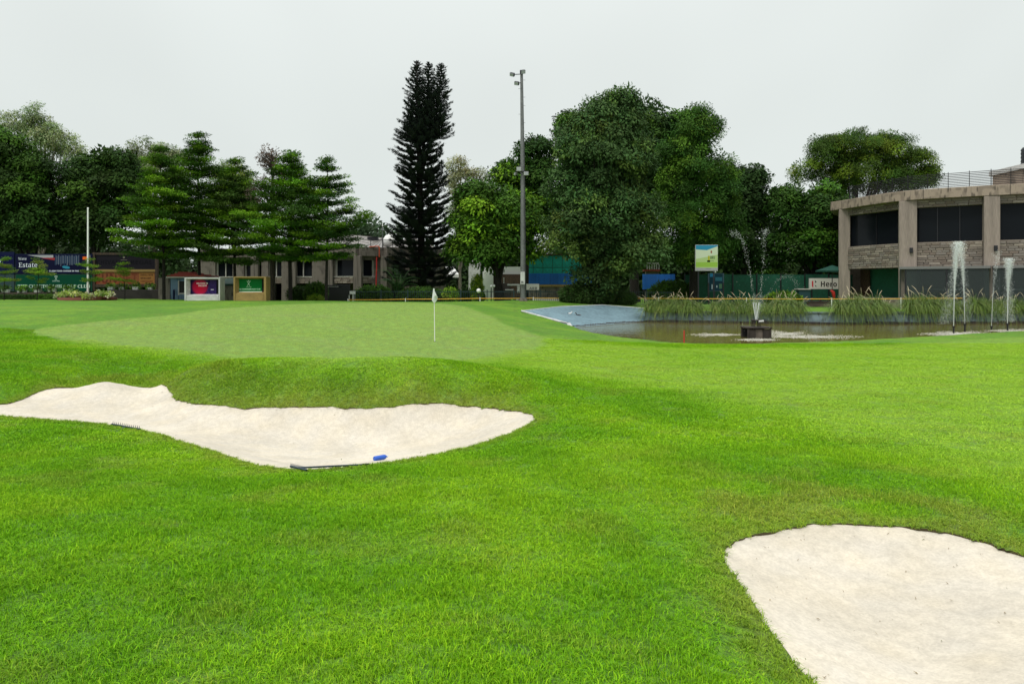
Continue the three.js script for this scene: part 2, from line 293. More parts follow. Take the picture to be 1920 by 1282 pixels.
{
  const rows = [], depths = [];
  for (let d = -9; d < 2.4; d += 0.3) depths.push(d);
  for (let d = 2.4; d < 66; d += Math.max(0.05, d * 0.0068)) depths.push(d);
  for (let d = 66; d < 900; d *= 1.06) depths.push(d);
  const cols = 440, b = new MB(), out = [];
  for (const d of depths) {
    const half = 6 + 0.86 * Math.max(d, 0) + (d > 66 ? (d - 66) * 1.5 : 0), cell = Math.max(2 * half / cols, d > 2.4 && d < 66 ? Math.max(0.05, d * 0.0068) : 0.3), row = [];
    for (let i = 0; i <= cols; i++) {
      let x = (i / cols * 2 - 1) * half, z = -d;
      for (const h of holes) if (x > h.x0 - 1 && x < h.x1 + 1 && z > h.z0 - 1 && z < h.z1 + 1) { const [s, qx, qz] = h.near(x, z); if (Math.abs(s) < 0.52 * cell) { x = qx; z = qz; } }
      row.push(b.v(x, ground(x, z), z, x, -z, d > 70 ? cRough : grassColor(x, z)));
    }
    rows.push(row);
  }
  const P = b.p, cx = (a, c, e) => (P[3 * a] + P[3 * c] + P[3 * e]) / 3, cz = (a, c, e) => (P[3 * a + 2] + P[3 * c + 2] + P[3 * e + 2]) / 3;
  const put = (a, c, e) => { const x = cx(a, c, e), z = cz(a, c, e); for (const h of holes) if (x > h.x0 && x < h.x1 && z > h.z0 && z < h.z1 && h.near(x, z)[0] < 0) return; b.i.push(a, c, e); };
  for (let j = 0; j + 1 < rows.length; j++) for (let i = 0; i < cols; i++) { const a = rows[j][i], c = rows[j][i + 1], e = rows[j + 1][i + 1], f = rows[j + 1][i]; put(a, c, e); put(a, e, f); }
  structure('ground', b.geo(), std(L(1.45, 1.45, 1.45), 0.95, { vertexColors: true, map: turf, bumpMap: turfBump, bumpScale: 0.02 }));
}
// sand: a sheet that runs under the turf edge, and the cut earth edge around it
const sandH = (r, deep) => (x, z) => ground(x, z) - 0.014 - deep * smooth(0.0, -1.0, r.sd(x, z)) + 0.010 * noise(x * 1.7, z * 1.7) + 0.006 * noiseB(x * 5, z * 5);
const sandLeftH = sandH(sandLeft, 0.12), sandRightH = sandH(sandRight, 0.10);
for (const [r, H, cell] of [[sandLeft, sandLeftH, 0.09], [sandRight, sandRightH, 0.05]]) {
  const b = new MB(), id = new Map(), at = (i, j) => { const k = i * 10000 + j; if (!id.has(k)) { const x = r.x0 + i * cell, z = r.z0 + j * cell; id.set(k, b.v(x, H(x, z), z, x, z)); } return id.get(k); };
  for (let i = -2; i < (r.x1 - r.x0) / cell + 2; i++) for (let j = -2; j < (r.z1 - r.z0) / cell + 2; j++) if (r.sd(r.x0 + (i + 0.5) * cell, r.z0 + (j + 0.5) * cell) < 0.12) { const a = at(i, j), c = at(i + 1, j), e = at(i + 1, j + 1), f = at(i, j + 1); b.i.push(a, f, e, a, e, c); }
  structure('bunker_sand', b.geo(), M.sand);
  const s = new MB();
  for (let i = 0; i < r.poly.length; i++) { const p = r.poly[i], q = r.poly[(i + 1) % r.poly.length]; s.quad(V(p[0], H(...p) - 0.1, p[1]), V(q[0], H(...q) - 0.1, q[1]), V(q[0], ground(...q) + 0.002, q[1]), V(p[0], ground(...p) + 0.002, p[1])); }
  structure('bunker_edge', s.geo(), M.soil);
}
// pond: water, sloping painted apron, far wall, earth rim
{
  const pts = pond.poly.map(([x, z], i, a) => { const p = a[(i + a.length - 1) % a.length], n = a[(i + 1) % a.length], l = Math.hypot(n[0] - p[0], n[1] - p[1]) || 1; return new THREE.Vector2(x, -z); });
  const g = new THREE.ShapeGeometry(new THREE.Shape(pts)); g.rotateX(-Math.PI / 2);
  const p = g.attributes.position, uv = g.attributes.uv; for (let i = 0; i < p.count; i++) uv.setXY(i, p.getX(i), p.getZ(i)); g.computeVertexNormals();
  const water = structure('pond_water', g, new THREE.MeshPhysicalMaterial({ color: L(0.150, 0.125, 0.030), roughness: 0.05, ior: 1.33, bumpMap: rippleTex, bumpScale: 0.006 }));
  const rim = new MB();
  for (let i = 0; i < pond.poly.length; i++) { const a = pond.poly[i], c = pond.poly[(i + 1) % pond.poly.length]; rim.quad(V(a[0], -0.25, a[1]), V(c[0], -0.25, c[1]), V(c[0], ground(...c) + 0.003, c[1]), V(a[0], ground(...a) + 0.003, a[1])); }
  structure('pond_bank', rim.geo(), M.soil);
}
// ---------- turf blades ----------
function bladePatch(seed, size, count, hgt, wid, bend = 1) {
  const r = rngOf(seed), b = new MB(), n = Math.round(count);
  for (let k = 0; k < n; k++) {
    const x = (r() - 0.5) * size, z = (r() - 0.5) * size, a = r() * 6.283, la = r() * 6.283, h = hgt * (0.35 + 0.85 * r()) * (0.75 + 0.5 * noiseC((x + seed) * 22, z * 22)), w = wid * (0.6 + 0.7 * r()), lean = h * bend * (0.2 + 1.5 * r());
    const sx = Math.cos(a) * w / 2, sz = Math.sin(a) * w / 2, lx = Math.cos(la) * lean, lz = Math.sin(la) * lean;
    const t = r(), s = 0.72 + 0.56 * r(), col = t < 0.10 ? [1.7 * s, 1.25 * s, 2.0 * s] : t < 0.35 ? [1.28 * s, 1.12 * s, 1.1 * s] : [s, s, s];
    const A = b.v(x - sx, -0.012, z - sz, 0, 0, col), B = b.v(x + sx, -0.012, z + sz, 0, 0, col), C = b.v(x + sx * 0.8 + lx * 0.35, h * 0.6, z + sz * 0.8 + lz * 0.35, 0, 0, col), E = b.v(x - sx * 0.8 + lx * 0.35, h * 0.6, z - sz * 0.8 + lz * 0.35, 0, 0, col), T = b.v(x + lx, h - lean * 0.25, z + lz, 0, 0, col);
    b.i.push(A, B, C, A, C, E, E, C, T);
  }
  return b.geo();
}
const turfMat = new THREE.MeshPhysicalMaterial({ color: L(1.42, 1.42, 1.42), roughness: 0.75, specularIntensity: 0.25, vertexColors: true, side: THREE.DoubleSide, transmission: 0.0 });
function scatter(name, geos, mat, list, label, category) {   // list of [Matrix4, [r,g,b]]; one uncountable mass
  const g = new THREE.Group(); g.name = numbered(name); g.userData = { kind: 'stuff', label, category }; scene.add(g);
  geos.forEach((geo, k) => {
    const own = list.filter((_, i) => i % geos.length === k); if (!own.length) return;
    const im = shade(new THREE.InstancedMesh(geo, mat, own.length)); im.name = name + '_blades'; im.userData.kind = 'stuff';
    own.forEach(([m, c], i) => { im.setMatrixAt(i, m); im.setColorAt(i, new THREE.Color().setRGB(...c)); });
    g.add(im);
  });
  return g;
}
const groundUp = (x, z, e = 0.12) => V(-(ground(x + e, z) - ground(x - e, z)) / (2 * e), 1, -(ground(x, z + e) - ground(x, z - e)) / (2 * e)).normalize();
const UP = V(0, 1, 0);
function turfMatrix(x, z, turn, sxz, sy, dy = 0) {
  const q = new THREE.Quaternion().setFromUnitVectors(UP, groundUp(x, z)).multiply(new THREE.Quaternion().setFromAxisAngle(UP, turn));
  return new THREE.Matrix4().compose(V(x, ground(x, z) + dy, z), q, V(sxz, sy, sxz));
}
{
  const r = rngOf(31), near = [], mid = [], edge = [];
  const gap = (x, z) => Math.min(sandLeft.sd(x, z, 2), sandRight.sd(x, z, 2), pond.sd(x, z, 2));
  const put = (list, d0, d1, cell, size) => {
    for (let d = d0; d < d1; d += cell) for (let x = -(0.76 * d + 0.8); x < 0.76 * d + 0.8; x += cell) {
      const px = x + (r() - 0.5) * cell * 0.9, pz = -d - (r() - 0.5) * cell * 0.9;
      const s = gap(px, pz); if (s < size * 0.62) continue;
      const pg = putting.sd(px, pz); if (pg < (pz > -24 ? -0.9 : 0.05)) continue;
      const f = smooth(0.7, -0.7, fairway.sd(px, pz)), bk = smooth(0.1, -0.2, bank.sd(px, pz));
      const tall = (0.25 + 0.75 * smooth(-0.9, 0.6, pg + (pz > -24 ? 0 : 2))) * (1 - 0.62 * f) * (1 + 0.4 * bk + 0.25 * smooth(0.1, -0.2, rough1.sd(px, pz))) * (0.8 + 0.35 * noiseC(px * 0.8, pz * 0.8) + 0.25 * (r() - 0.5)) * (1 - 0.45 * smooth(0.9, 0.2, s));
      const c = grassColor(px, pz), k = 0.93 + 0.14 * r();
      list.push([turfMatrix(px, pz, r() * 6.283, 0.95 + 0.2 * r(), tall), [c[0] * k, c[1] * k, c[2] * k]]);
    }
  };
  put(near, 2.7, 9.5, 0.17, 0.26);
  put(mid, 9.5, 27, 0.26, 0.36);
  for (const reg of [sandLeft, sandRight]) for (let i = 0; i < reg.poly.length; i++) {
    const [ax, az] = reg.poly[i], [cx, cz] = reg.poly[(i + 1) % reg.poly.length], l = Math.hypot(cx - ax, cz - az), nx = (cz - az) / l, nz = -(cx - ax) / l, far = reg.sd(ax + nx * 0.1, az + nz * 0.1) > 0 ? 1 : -1;
    if (-az < 2.4 || Math.abs(ax) > -az * 0.8 + 1) continue;
    const n = Math.ceil(l / 0.007);
    for (let k = 0; k < n; k++) { const t = r(), o = far * (Math.pow(r(), 1.2) * 0.30 + 0.004), x = ax + (cx - ax) * t + nx * o, z = az + (cz - az) * t + nz * o, c = grassColor(x, z), kk = 0.85 + 0.3 * r(); edge.push([turfMatrix(x, z, r() * 6.283, 0.8 + 0.5 * r(), 0.55 + 0.5 * r()), [c[0] * kk, c[1] * kk, c[2] * kk]]); }
  }
  const nearGeo = [1, 2, 3, 4, 5].map((s) => bladePatch(s, 0.27, 330, 0.05, 0.0045, 1)), midGeo = [11, 12, 13, 14].map((s) => bladePatch(s, 0.38, 460, 0.045, 0.008, 1.1)), tuft = [21, 22, 23].map((s) => bladePatch(s, 0.05, 16, 0.05, 0.0045, 1.2));
  scatter('rough_grass', nearGeo, turfMat, near, 'bright green uncut grass covering the mound before the bunkers', 'grass');
  scatter('mown_grass', midGeo, turfMat, mid, 'short mown grass beyond the bunkers round the putting green', 'grass');
  scatter('fringe_grass', tuft, turfMat, edge, 'grass fringe hanging over the rims of the sand bunkers', 'grass');
  console.log('turf', near.length, mid.length, edge.length);
}

// ---------- things lying in the left bunker ----------
function onSand(px, py) { const [x, z] = hit(px, py); return [x, z]; }
{
  const rake = (label, headA, headB, gripEnd, teethUp) => {   // rake head between two ground points, handle to a third
    const mid = headA.clone().add(headB).multiplyScalar(0.5), t = thing('bunker_rake', label, 'rake', mid);
    const loc = (v) => v.clone().sub(mid);
    const dir = headB.clone().sub(headA).normalize();
    mesh('rake_head', new MB().tube([loc(headA), loc(headB)], [0.012, 0.012], 8).geo(), M.plastic, t);
    const n = 15;
    for (let k = 0; k < n; k++) { const p = loc(headA.clone().lerp(headB, (k + 0.5) / n)); mesh('tooth', new MB().tube([p, p.clone().add(teethUp)], [0.006, 0.003], 5).geo(), M.plastic, t); }
    mesh('handle', new MB().tube([V(0, 0.005, 0), loc(gripEnd)], [0.011, 0.010], 8).geo(), M.plastic, t);
    mesh('grip', new MB().tube([loc(gripEnd).multiplyScalar(0.9).add(V(0, 0.001, 0)), loc(gripEnd).add(V(0, 0.001, 0))], [0.013, 0.013], 8).geo(), M.dark, t);
    return t;
  };
  const P = (px, py, up) => { const [x, z] = hit(px, py); return V(x, Math.max(ground(x, z), 0) + up, z); };
  const a = P(545, 881, 0.05), b = P(570, 883.5, 0.05), c = P(692, 873, 0.018);
  rake('dark plastic bunker rake lying along the grass lip beside the blue bottle', V(a.x - 0.02, a.y - 0.02, a.z - 0.05), V(b.x + 0.04, b.y - 0.025, b.z + 0.04), c, V(-0.01, 0.03, -0.03));
  const e = P(209, 798, 0.025), f = P(262, 807, 0.02), g = P(330, 822, 0.03);
  { const hx = (e.x + f.x) / 2 + 0.25, hz = (e.z + f.z) / 2 + 1.25; rake('dark bunker rake with its teeth turned up at the edge of the long bunker', e, f, V(hx, ground(hx, hz) - 0.03, hz), V(0, 0.045, -0.012)); }
  let bd = 9; while (bd < 13 && yAt(858, bd) > sandLeftH(xAt(713, bd), -bd) + 0.036) bd += 0.02;
  const bz = -bd, bxx = xAt(713, bd), by = sandLeftH(bxx, bz) + 0.036, bt = thing('water_bottle', 'blue plastic water bottle lying on the white sand', 'bottle', V(bxx, by, bz));
  const prof = [[0, -0.11], [0.03, -0.11], [0.036, -0.10], [0.036, -0.03], [0.033, -0.02], [0.036, -0.01], [0.036, 0.06], [0.03, 0.085], [0.015, 0.098], [0.014, 0.105]].map(([x, y]) => new THREE.Vector2(x, y));
  const body = mesh('bottle_body', new THREE.LatheGeometry(prof, 18), std(L(0.015, 0.10, 0.52), 0.3), bt), cap = mesh('cap', new THREE.CylinderGeometry(0.016, 0.016, 0.02, 14).translate(0, 0.115, 0), std(L(0.45, 0.55, 0.75), 0.4), bt);
  for (const m of [body, cap]) m.rotation.set(0, 0, -Math.PI / 2);
  bt.rotation.y = 0.75;
}
// litter on the sand: dry clippings and small leaves, and bits on the turf
{
  const r = rngOf(77), leafGeo = (() => { const b = new MB(); b.quad(V(-0.02, 0, 0), V(0, 0.004, 0.006), V(0.024, 0.001, 0), V(0, 0.005, -0.006)); return b.geo(); })();
  const list = [];
  for (const [reg, H, n] of [[sandLeft, sandLeftH, 130], [sandRight, sandRightH, 90]]) for (let k = 0; k < n * 3; k++) {
    const x = reg.x0 + r() * (reg.x1 - reg.x0), z = reg.z0 + r() * (reg.z1 - reg.z0), s = reg.sd(x, z); if (s > -0.03 || r() > (s > -0.25 ? 1 : 0.35)) continue;
    const k2 = r(), sc = 0.35 + 0.75 * r() * r(); list.push([new THREE.Matrix4().compose(V(x, H(x, z) + 0.006, z), new THREE.Quaternion().setFromEuler(new THREE.Euler(r() * 0.4, r() * 6.28, r() * 0.4)), V(sc, sc, sc * (0.4 + r()))), k2 < 0.6 ? [0.24, 0.18, 0.11] : k2 < 0.8 ? [0.13, 0.15, 0.05] : [0.34, 0.27, 0.17]]);
  }
  scatter('leaf_litter', [leafGeo], std(L(1, 1, 1), 0.9, { side: THREE.DoubleSide }), list, 'dry clippings and tiny leaves scattered over the bunker sand', 'litter');
}
// ---------- trees ----------
const leafMat = new THREE.MeshPhysicalMaterial({ color: L(1, 1, 1), roughness: 0.7, specularIntensity: 0.2, side: THREE.DoubleSide, transmission: 0.14, thickness: 0 });
const needleMat = new THREE.MeshStandardMaterial({ color: L(1, 1, 1), roughness: 0.8, side: THREE.DoubleSide });
function leaf(b, p, dir, nrm, len, wid) {   // a folded leaf: two halves about a midrib
  const s = dir.clone().cross(nrm).normalize().multiplyScalar(wid / 2), t = p.clone().addScaledVector(dir, len), m = p.clone().addScaledVector(dir, len * 0.45).addScaledVector(nrm, -wid * 0.12);
  const a = m.clone().add(s).addScaledVector(nrm, wid * 0.14), c = m.clone().sub(s).addScaledVector(nrm, wid * 0.14);
  const i0 = b.v(p.x, p.y, p.z), i1 = b.v(a.x, a.y, a.z), i2 = b.v(t.x, t.y, t.z), i3 = b.v(c.x, c.y, c.z); b.i.push(i0, i1, i2); const j0 = b.v(p.x, p.y, p.z), j2 = b.v(t.x, t.y, t.z); b.i.push(j0, j2, i3);
}
const rv = (r) => { const z = r() * 2 - 1, a = r() * 6.283, q = Math.sqrt(1 - z * z); return V(q * Math.cos(a), z, q * Math.sin(a)); };
function clumpGeo(seed, n, rad, flat, len, wid, droop = 0) {
  const r = rngOf(seed), b = new MB();
  for (let k = 0; k < n; k++) {
    const o = rv(r), q = Math.cbrt(r()), p = V(o.x * rad * q, o.y * rad * flat * q, o.z * rad * q), dir = V(o.x + (r() - 0.5), o.y * 0.6 - droop * r(), o.z + (r() - 0.5)).normalize();
    const nrm = V((r() - 0.5) * 1.1, 1, (r() - 0.5) * 1.1); nrm.addScaledVector(dir, -nrm.dot(dir)).normalize();
    leaf(b, p, dir, nrm, len * (0.7 + 0.6 * r()), wid * (0.7 + 0.6 * r()));
  }
  return b.geo();
}
const CL = {
  broad: [1, 2, 3, 4].map((s) => clumpGeo(100 + s, 22, 0.42, 0.8, 0.24, 0.13, 0.5)),
  fine: [1, 2, 3, 4].map((s) => clumpGeo(200 + s, 34, 0.42, 0.7, 0.15, 0.075, 0.4)),
  big: [1, 2, 3, 4].map((s) => clumpGeo(300 + s, 22, 0.46, 0.9, 0.26, 0.15, 0.7)),
  flat: [1, 2, 3, 4].map((s) => clumpGeo(400 + s, 30, 0.46, 0.14, 0.16, 0.075, -0.2)),
  wisp: [1, 2, 3].map((s) => clumpGeo(500 + s, 22, 0.42, 0.8, 0.26, 0.075, 1.0)),
};
function crownMesh(tree, kind, list, mat = leafMat, name = 'crown') {
  const geos = CL[kind], g = new THREE.Group(); g.name = name; tree.add(g); let any = 0;
  geos.forEach((geo, k) => {
    const own = list.filter((_, i) => i % geos.length === k); if (!own.length) return;
    const im = shade(new THREE.InstancedMesh(geo, mat, own.length)); im.name = 'foliage'; im.userData.kind = 'stuff';
    own.forEach(([p, q, s, c], i) => { im.setMatrixAt(i, new THREE.Matrix4().compose(p, q, s)); im.setColorAt(i, new THREE.Color().setRGB(...c)); });
    g.add(im); any += own.length;
  });
  clumps += any; return g;
}
let clumps = 0;
const vary = (r, c, a = 0.3) => { const k = 1 + a * (r() - 0.5) * 2, y = 1 + 0.25 * (r() - 0.5); return [c[0] * k * y, c[1] * k, c[2] * k]; };
// broadleaf tree: big ellipsoids (picture x, y, half width, half height, push back in metres) at distance d, each covered with smaller leafy lobes
function broadTree(o) {
  const { label, group, name = 'broadleaf_tree', d, base, lobes, kind = 'broad', col, young, youngShare = 0.2, sub = [0.85, 1.5], density = 1, trunkR = 0.3, seed, bark = M.barkDark, fill = 1, size = 1, gaps = 0.12, limbs = 6, low, inner = kind === 'wisp' ? 0.3 : 3.2 } = o;
  const r = rngOf(seed), foot = W(base[0], base[1], d); foot.y = ground(foot.x, foot.z) - 0.05;
  const t = thing(name, label, 'tree', foot, group), list = [], ends = [];
  for (const [px, py, rx, ry, back = 0] of lobes) {
    const c = W(px, py, d + back), sx = rx / F * d, sy = ry / F * d, sz = Math.min(sx * 1.0, 0.5 * (sx + sy) * 1.05);
    const area = 4 * Math.PI * Math.pow((Math.pow(sx * sy, 1.6) + Math.pow(sx * sz, 1.6) + Math.pow(sy * sz, 1.6)) / 3, 1 / 1.6), ms = (sub[0] + sub[1]) / 2;
    const n = Math.max(3, Math.round(area / (ms * ms * 2.3) * fill));
    for (let k = 0; k < n; k++) {
      const v = rv(r), back2 = v.z < -0.55; if (r() < gaps || (back2 && r() < 0.6)) continue;
      const s = sub[0] + (sub[1] - sub[0]) * r(), q = 0.72 + 0.30 * r(), lc = V(c.x + v.x * Math.max(0.1, sx - s * 0.6) * q, c.y + v.y * Math.max(0.1, sy - s * 0.6) * q, c.z + v.z * Math.max(0.1, sz - s * 0.6) * q);
      ends.push(lc);
      const tone = vary(r, r() < youngShare && young ? young : col, 0.34), m = Math.round(s * s * 24 * density);
      for (let j = 0; j < m; j++) {
        const u = rv(r); if (u.y < -0.15 && r() < 0.8) u.y = -u.y; if (u.dot(v) < -0.4 && r() < 0.6) u.multiplyScalar(-1);
        const e = 0.55 + 0.5 * Math.sqrt(r()), p = V(lc.x + u.x * s * e, lc.y + u.y * s * e * 0.6, lc.z + u.z * s * e).sub(foot), k2 = size * (0.55 + 0.8 * r());
        if (low !== undefined && p.y < low) continue;
        const qn = new THREE.Quaternion().setFromUnitVectors(UP, V(u.x * 0.7, 0.55 + Math.abs(u.y), u.z * 0.7).normalize()).multiply(new THREE.Quaternion().setFromAxisAngle(UP, r() * 6.28));
        list.push([p, qn, V(k2, k2, k2), vary(r, tone, 0.07)]);
      }
    }
  }
  for (const [px, py, rx, ry, back = 0] of lobes) {   // leaves deeper inside, which close the view through
    const c = W(px, py, d + back), sx = rx / F * d, sy = ry / F * d, sz = 0.5 * (sx + sy), m = Math.round(sx * sy * sz * inner);
    for (let k = 0; k < m; k++) { const v = rv(r), q = 0.72 * Math.cbrt(r()), p = V(c.x + v.x * sx * q, c.y + v.y * sy * q, c.z + v.z * sz * q).sub(foot), k2 = size * (1.2 + 0.7 * r()); if (low !== undefined && p.y < low) continue; list.push([p, new THREE.Quaternion().setFromEuler(new THREE.Euler(r() * 3, r() * 6, r() * 3)), V(k2, k2, k2), vary(r, col, 0.1)]); }
  }
  crownMesh(t, kind, list);
  const tb = new MB(), lo = lobes[0], top = W(lo[0], lo[1] + lo[3] * 0.1, d).sub(foot), kink = V(0.25 * (r() - 0.5) + top.x * 0.25, top.y * 0.42, 0.2 * (r() - 0.5));
  tb.tube([V(0, -0.2, 0), V(0.03, 0.4, 0), kink, top], [trunkR * 1.35, trunkR, trunkR * 0.72, trunkR * 0.25], 9);
  for (let k = 0; k < limbs && ends.length; k++) { const e = ends[Math.floor(r() * ends.length)].clone().sub(foot), f = 0.25 + 0.5 * r(), s = kink.clone().multiplyScalar(f + 0.2); tb.tube([s, s.clone().lerp(e, 0.5).add(V(0, 0.3, 0)), e], [trunkR * 0.45, trunkR * 0.28, 0.03], 6); }
  mesh('trunk', tb.geo(), bark, t);
  return t;
}
// tiered tree with flat, spreading sprays (umbrella almond habit)
function tierTree(o) {
  const { label, group, base, d, topY, wide, seed, col, young, tiers = 12, clear = 0.22, trunkR = 0.1, name = 'tiered_tree', lean = 0, full = 1, leafy = 1 } = o;
  const r = rngOf(seed), foot = W(base[0], base[1], d); foot.y = ground(foot.x, foot.z) - 0.05;
  const t = thing(name, label, 'tree', foot, group), H = yAt(topY, d) - foot.y, R = wide / F * d / 2, list = [], tb = new MB();
  const spine = (f) => V(lean * f * H + 0.06 * Math.sin(f * 5 + seed), f * H, 0.05 * Math.cos(f * 4 + seed));
  tb.tube([0, 0.25, 0.5, 0.75, 1].map(spine), [trunkR * 1.15, trunkR, trunkR * 0.75, trunkR * 0.45, trunkR * 0.15], 8);
  for (let k = 0; k < tiers; k++) {
    const f = clear + (1 - clear) * (k + 0.3 * r()) / tiers, prof = f < 0.45 ? 0.75 + 0.55 * (f - clear) / (0.45 - clear + 1e-6) * 0.45 : Math.pow((1.03 - f) / 0.58, 1.05), rad = R * Math.min(1, prof) * (0.8 + 0.3 * r()), n = Math.round((6 + 4 * r()) * full), a0 = r() * 6.28;
    for (let j = 0; j < n; j++) {
      const a = a0 + j / n * 6.283 + (r() - 0.5) * 0.5, len = rad * (0.5 + 0.62 * r()), s = spine(f + 0.018 * (r() - 0.5)), rise = len * (0.06 + 0.30 * f) + 0.35 * (r() - 0.5), tip = s.clone().add(V(Math.cos(a) * len, rise, Math.sin(a) * len));
      tb.tube([s, s.clone().lerp(tip, 0.5).add(V(0, len * 0.05, 0)), tip], [trunkR * 0.32, trunkR * 0.2, 0.012], 4);
      const tone = vary(r, r() < 0.4 ? young : col, 0.35), m = Math.max(3, Math.round(len * 11 / leafy));
      for (let q = 0; q < m; q++) {
        const u = 0.12 + 0.94 * Math.sqrt(r()), w = (r() - 0.5) * 0.62 * (1.15 - 0.4 * u) * len, p = V(s.x + Math.cos(a) * len * u - Math.sin(a) * w, s.y + rise * u + 0.10 * (r() - 0.5) + 0.05, s.z + Math.sin(a) * len * u + Math.cos(a) * w), k2 = (0.62 + 0.5 * r()) * leafy;
        list.push([p, new THREE.Quaternion().setFromEuler(new THREE.Euler((r() - 0.5) * 0.35, r() * 6.28, (r() - 0.5) * 0.35)), V(k2, k2, k2), vary(r, tone, 0.18)]);
      }
    }
  }
  crownMesh(t, 'flat', list); mesh('trunk', tb.geo(), M.barkDark, t); return t;
}
const dkGreen = [0.028, 0.066, 0.010], midGreen = [0.050, 0.120, 0.011], freshGreen = [0.135, 0.275, 0.014], greyGreen = [0.062, 0.095, 0.042], paleGreen = [0.26, 0.31, 0.15], yellGreen = [0.20, 0.28, 0.03];

// far belt of wood behind everything, one mass
{
  const r = rngOf(5), list = [];
  const belt = (x0, x1, yTop, d, n, col) => { for (let k = 0; k < n; k++) { const px = x0 + r() * (x1 - x0), top = yTop + 14 * noise(px * 0.012, d) + 6 * noiseB(px * 0.05, d), py = top + Math.pow(r(), 0.8) * (560 - top), p = W(px, py, d + (r() - 0.5) * 6), s = 1.5 + 1.4 * r(); if (p.y < 0.6) p.y = 0.8; list.push([new THREE.Matrix4().compose(p, new THREE.Quaternion().setFromEuler(new THREE.Euler(r(), r() * 6.28, r())), V(s, s, s)), vary(r, col, 0.35)]); } };
  belt(-260, 330, 455, 84, 2600, [0.03, 0.06, 0.016]);
  belt(320, 660, 476, 96, 900, [0.028, 0.055, 0.016]);
  belt(640, 760, 424, 100, 700, [0.05, 0.09, 0.04]);
  belt(760, 1060, 470, 92, 1300, [0.028, 0.055, 0.016]);
  belt(1040, 1600, 458, 84, 2600, [0.028, 0.06, 0.014]);
  belt(1600, 2150, 440, 90, 1200, [0.03, 0.06, 0.018]);
  scatter('distant_wood', CL.broad, leafMat, list, 'dark mass of far trees behind the grounds', 'trees');
}
const tg = 'tall trees round the clubhouse grounds';
// left group
broadTree({ label: 'pale loose eucalyptus rising behind the dark trees over the navy billboard', d: 78, base: [75, 545], seed: 41, kind: 'wisp', name: 'eucalyptus_tree', col: [0.22, 0.29, 0.11], young: paleGreen, sub: [0.5, 0.95], density: 0.9, fill: 0.8, gaps: 0.3, trunkR: 0.28, bark: M.barkPale, limbs: 26, lobes: [[75, 262, 42, 48], [20, 240, 34, 32], [70, 215, 32, 22], [110, 262, 36, 32], [140, 292, 26, 22], [40, 300, 50, 30]] });
broadTree({ label: 'very dark dense tree overhanging the navy billboard at the lawn edge', d: 60, base: [70, 548], seed: 42, col: dkGreen, young: midGreen, youngShare: 0.3, trunkR: 0.32, kind: 'broad', lobes: [[30, 370, 75, 70], [10, 290, 48, 48], [70, 320, 38, 44], [-40, 340, 60, 80], [60, 425, 60, 45], [0, 440, 60, 30]] });
broadTree({ label: 'dark dense tree standing behind the white flagpole', d: 62, base: [176, 548], seed: 43, col: dkGreen, young: midGreen, youngShare: 0.3, trunkR: 0.3, lobes: [[170, 360, 62, 62], [205, 305, 46, 36], [150, 320, 34, 32], [190, 420, 64, 44], [130, 420, 46, 50], [240, 350, 34, 52]] });
broadTree({ label: 'pale grey-green tree top peeping above the tiered trees', d: 82, base: [285, 545], seed: 44, kind: 'wisp', name: 'eucalyptus_tree', col: [0.19, 0.24, 0.11], young: paleGreen, sub: [0.6, 1.0], gaps: 0.2, density: 1, bark: M.barkPale, trunkR: 0.24, limbs: 16, lobes: [[265, 282, 24, 24], [305, 288, 24, 22], [335, 300, 22, 20], [290, 320, 50, 30]] });
broadTree({ label: 'light green rounded tree crown half hidden behind the tiered trees', d: 74, base: [440, 548], seed: 45, kind: 'fine', col: [0.12, 0.19, 0.05], young: yellGreen, youngShare: 0.4, sub: [0.6, 1.0], trunkR: 0.22, lobes: [[432, 330, 30, 28], [462, 345, 24, 26], [445, 380, 40, 34]] });
const tt = 'tiered trees in front of the clubhouse';
tierTree({ label: 'tiered tree with spreading flat sprays beside the red-roofed kiosk', group: tt, base: [306, 556], d: 52, topY: 272, wide: 180, seed: 51, col: midGreen, young: freshGreen, tiers: 14, clear: 0.27, full: 1.2, lean: -0.02 });
tierTree({ label: 'tallest tiered tree with flat sprays behind the white framed screen', group: tt, base: [372, 556], d: 54, topY: 246, wide: 195, seed: 52, col: midGreen, young: freshGreen, tiers: 15, clear: 0.26, full: 1.25 });
tierTree({ label: 'tiered tree with olive sprays behind the tan framed screen', group: tt, base: [440, 558], d: 54, topY: 294, wide: 180, seed: 53, col: [0.06, 0.12, 0.018], young: freshGreen, tiers: 13, clear: 0.26, full: 1.2 });
tierTree({ label: 'dense tiered tree before the clubhouse windows beside the dying tree', group: tt, base: [545, 562], d: 51, topY: 280, wide: 195, seed: 54, col: midGreen, young: freshGreen, tiers: 15, clear: 0.26, full: 1.2, trunkR: 0.12, lean: -0.005 });
tierTree({ label: 'slender open tiered tree at the clubhouse corner', group: tt, base: [613, 564], d: 50, topY: 292, wide: 172, seed: 55, col: [0.04, 0.10, 0.014], young: freshGreen, tiers: 12, clear: 0.28, full: 0.95, trunkR: 0.09 });
const yt = 'young tiered trees before the billboards';
for (const [px, d, top, w, s, lab] of [[8, 50, 478, 60, 61, 'young tiered tree at the end of the navy billboards'], [70, 51, 482, 62, 62, 'young tiered tree in front of the green club billboard'], [167, 50, 480, 62, 63, 'young tiered tree right beside the white flagpole'], [232, 52, 484, 52, 64, 'young tiered tree before the dark wooden billboard']])
  tierTree({ label: lab, group: yt, base: [px, 560], d, topY: top, wide: w, seed: s, col: freshGreen, young: yellGreen, tiers: 4, clear: 0.40, full: 0.5, trunkR: 0.028, leafy: 0.55 });
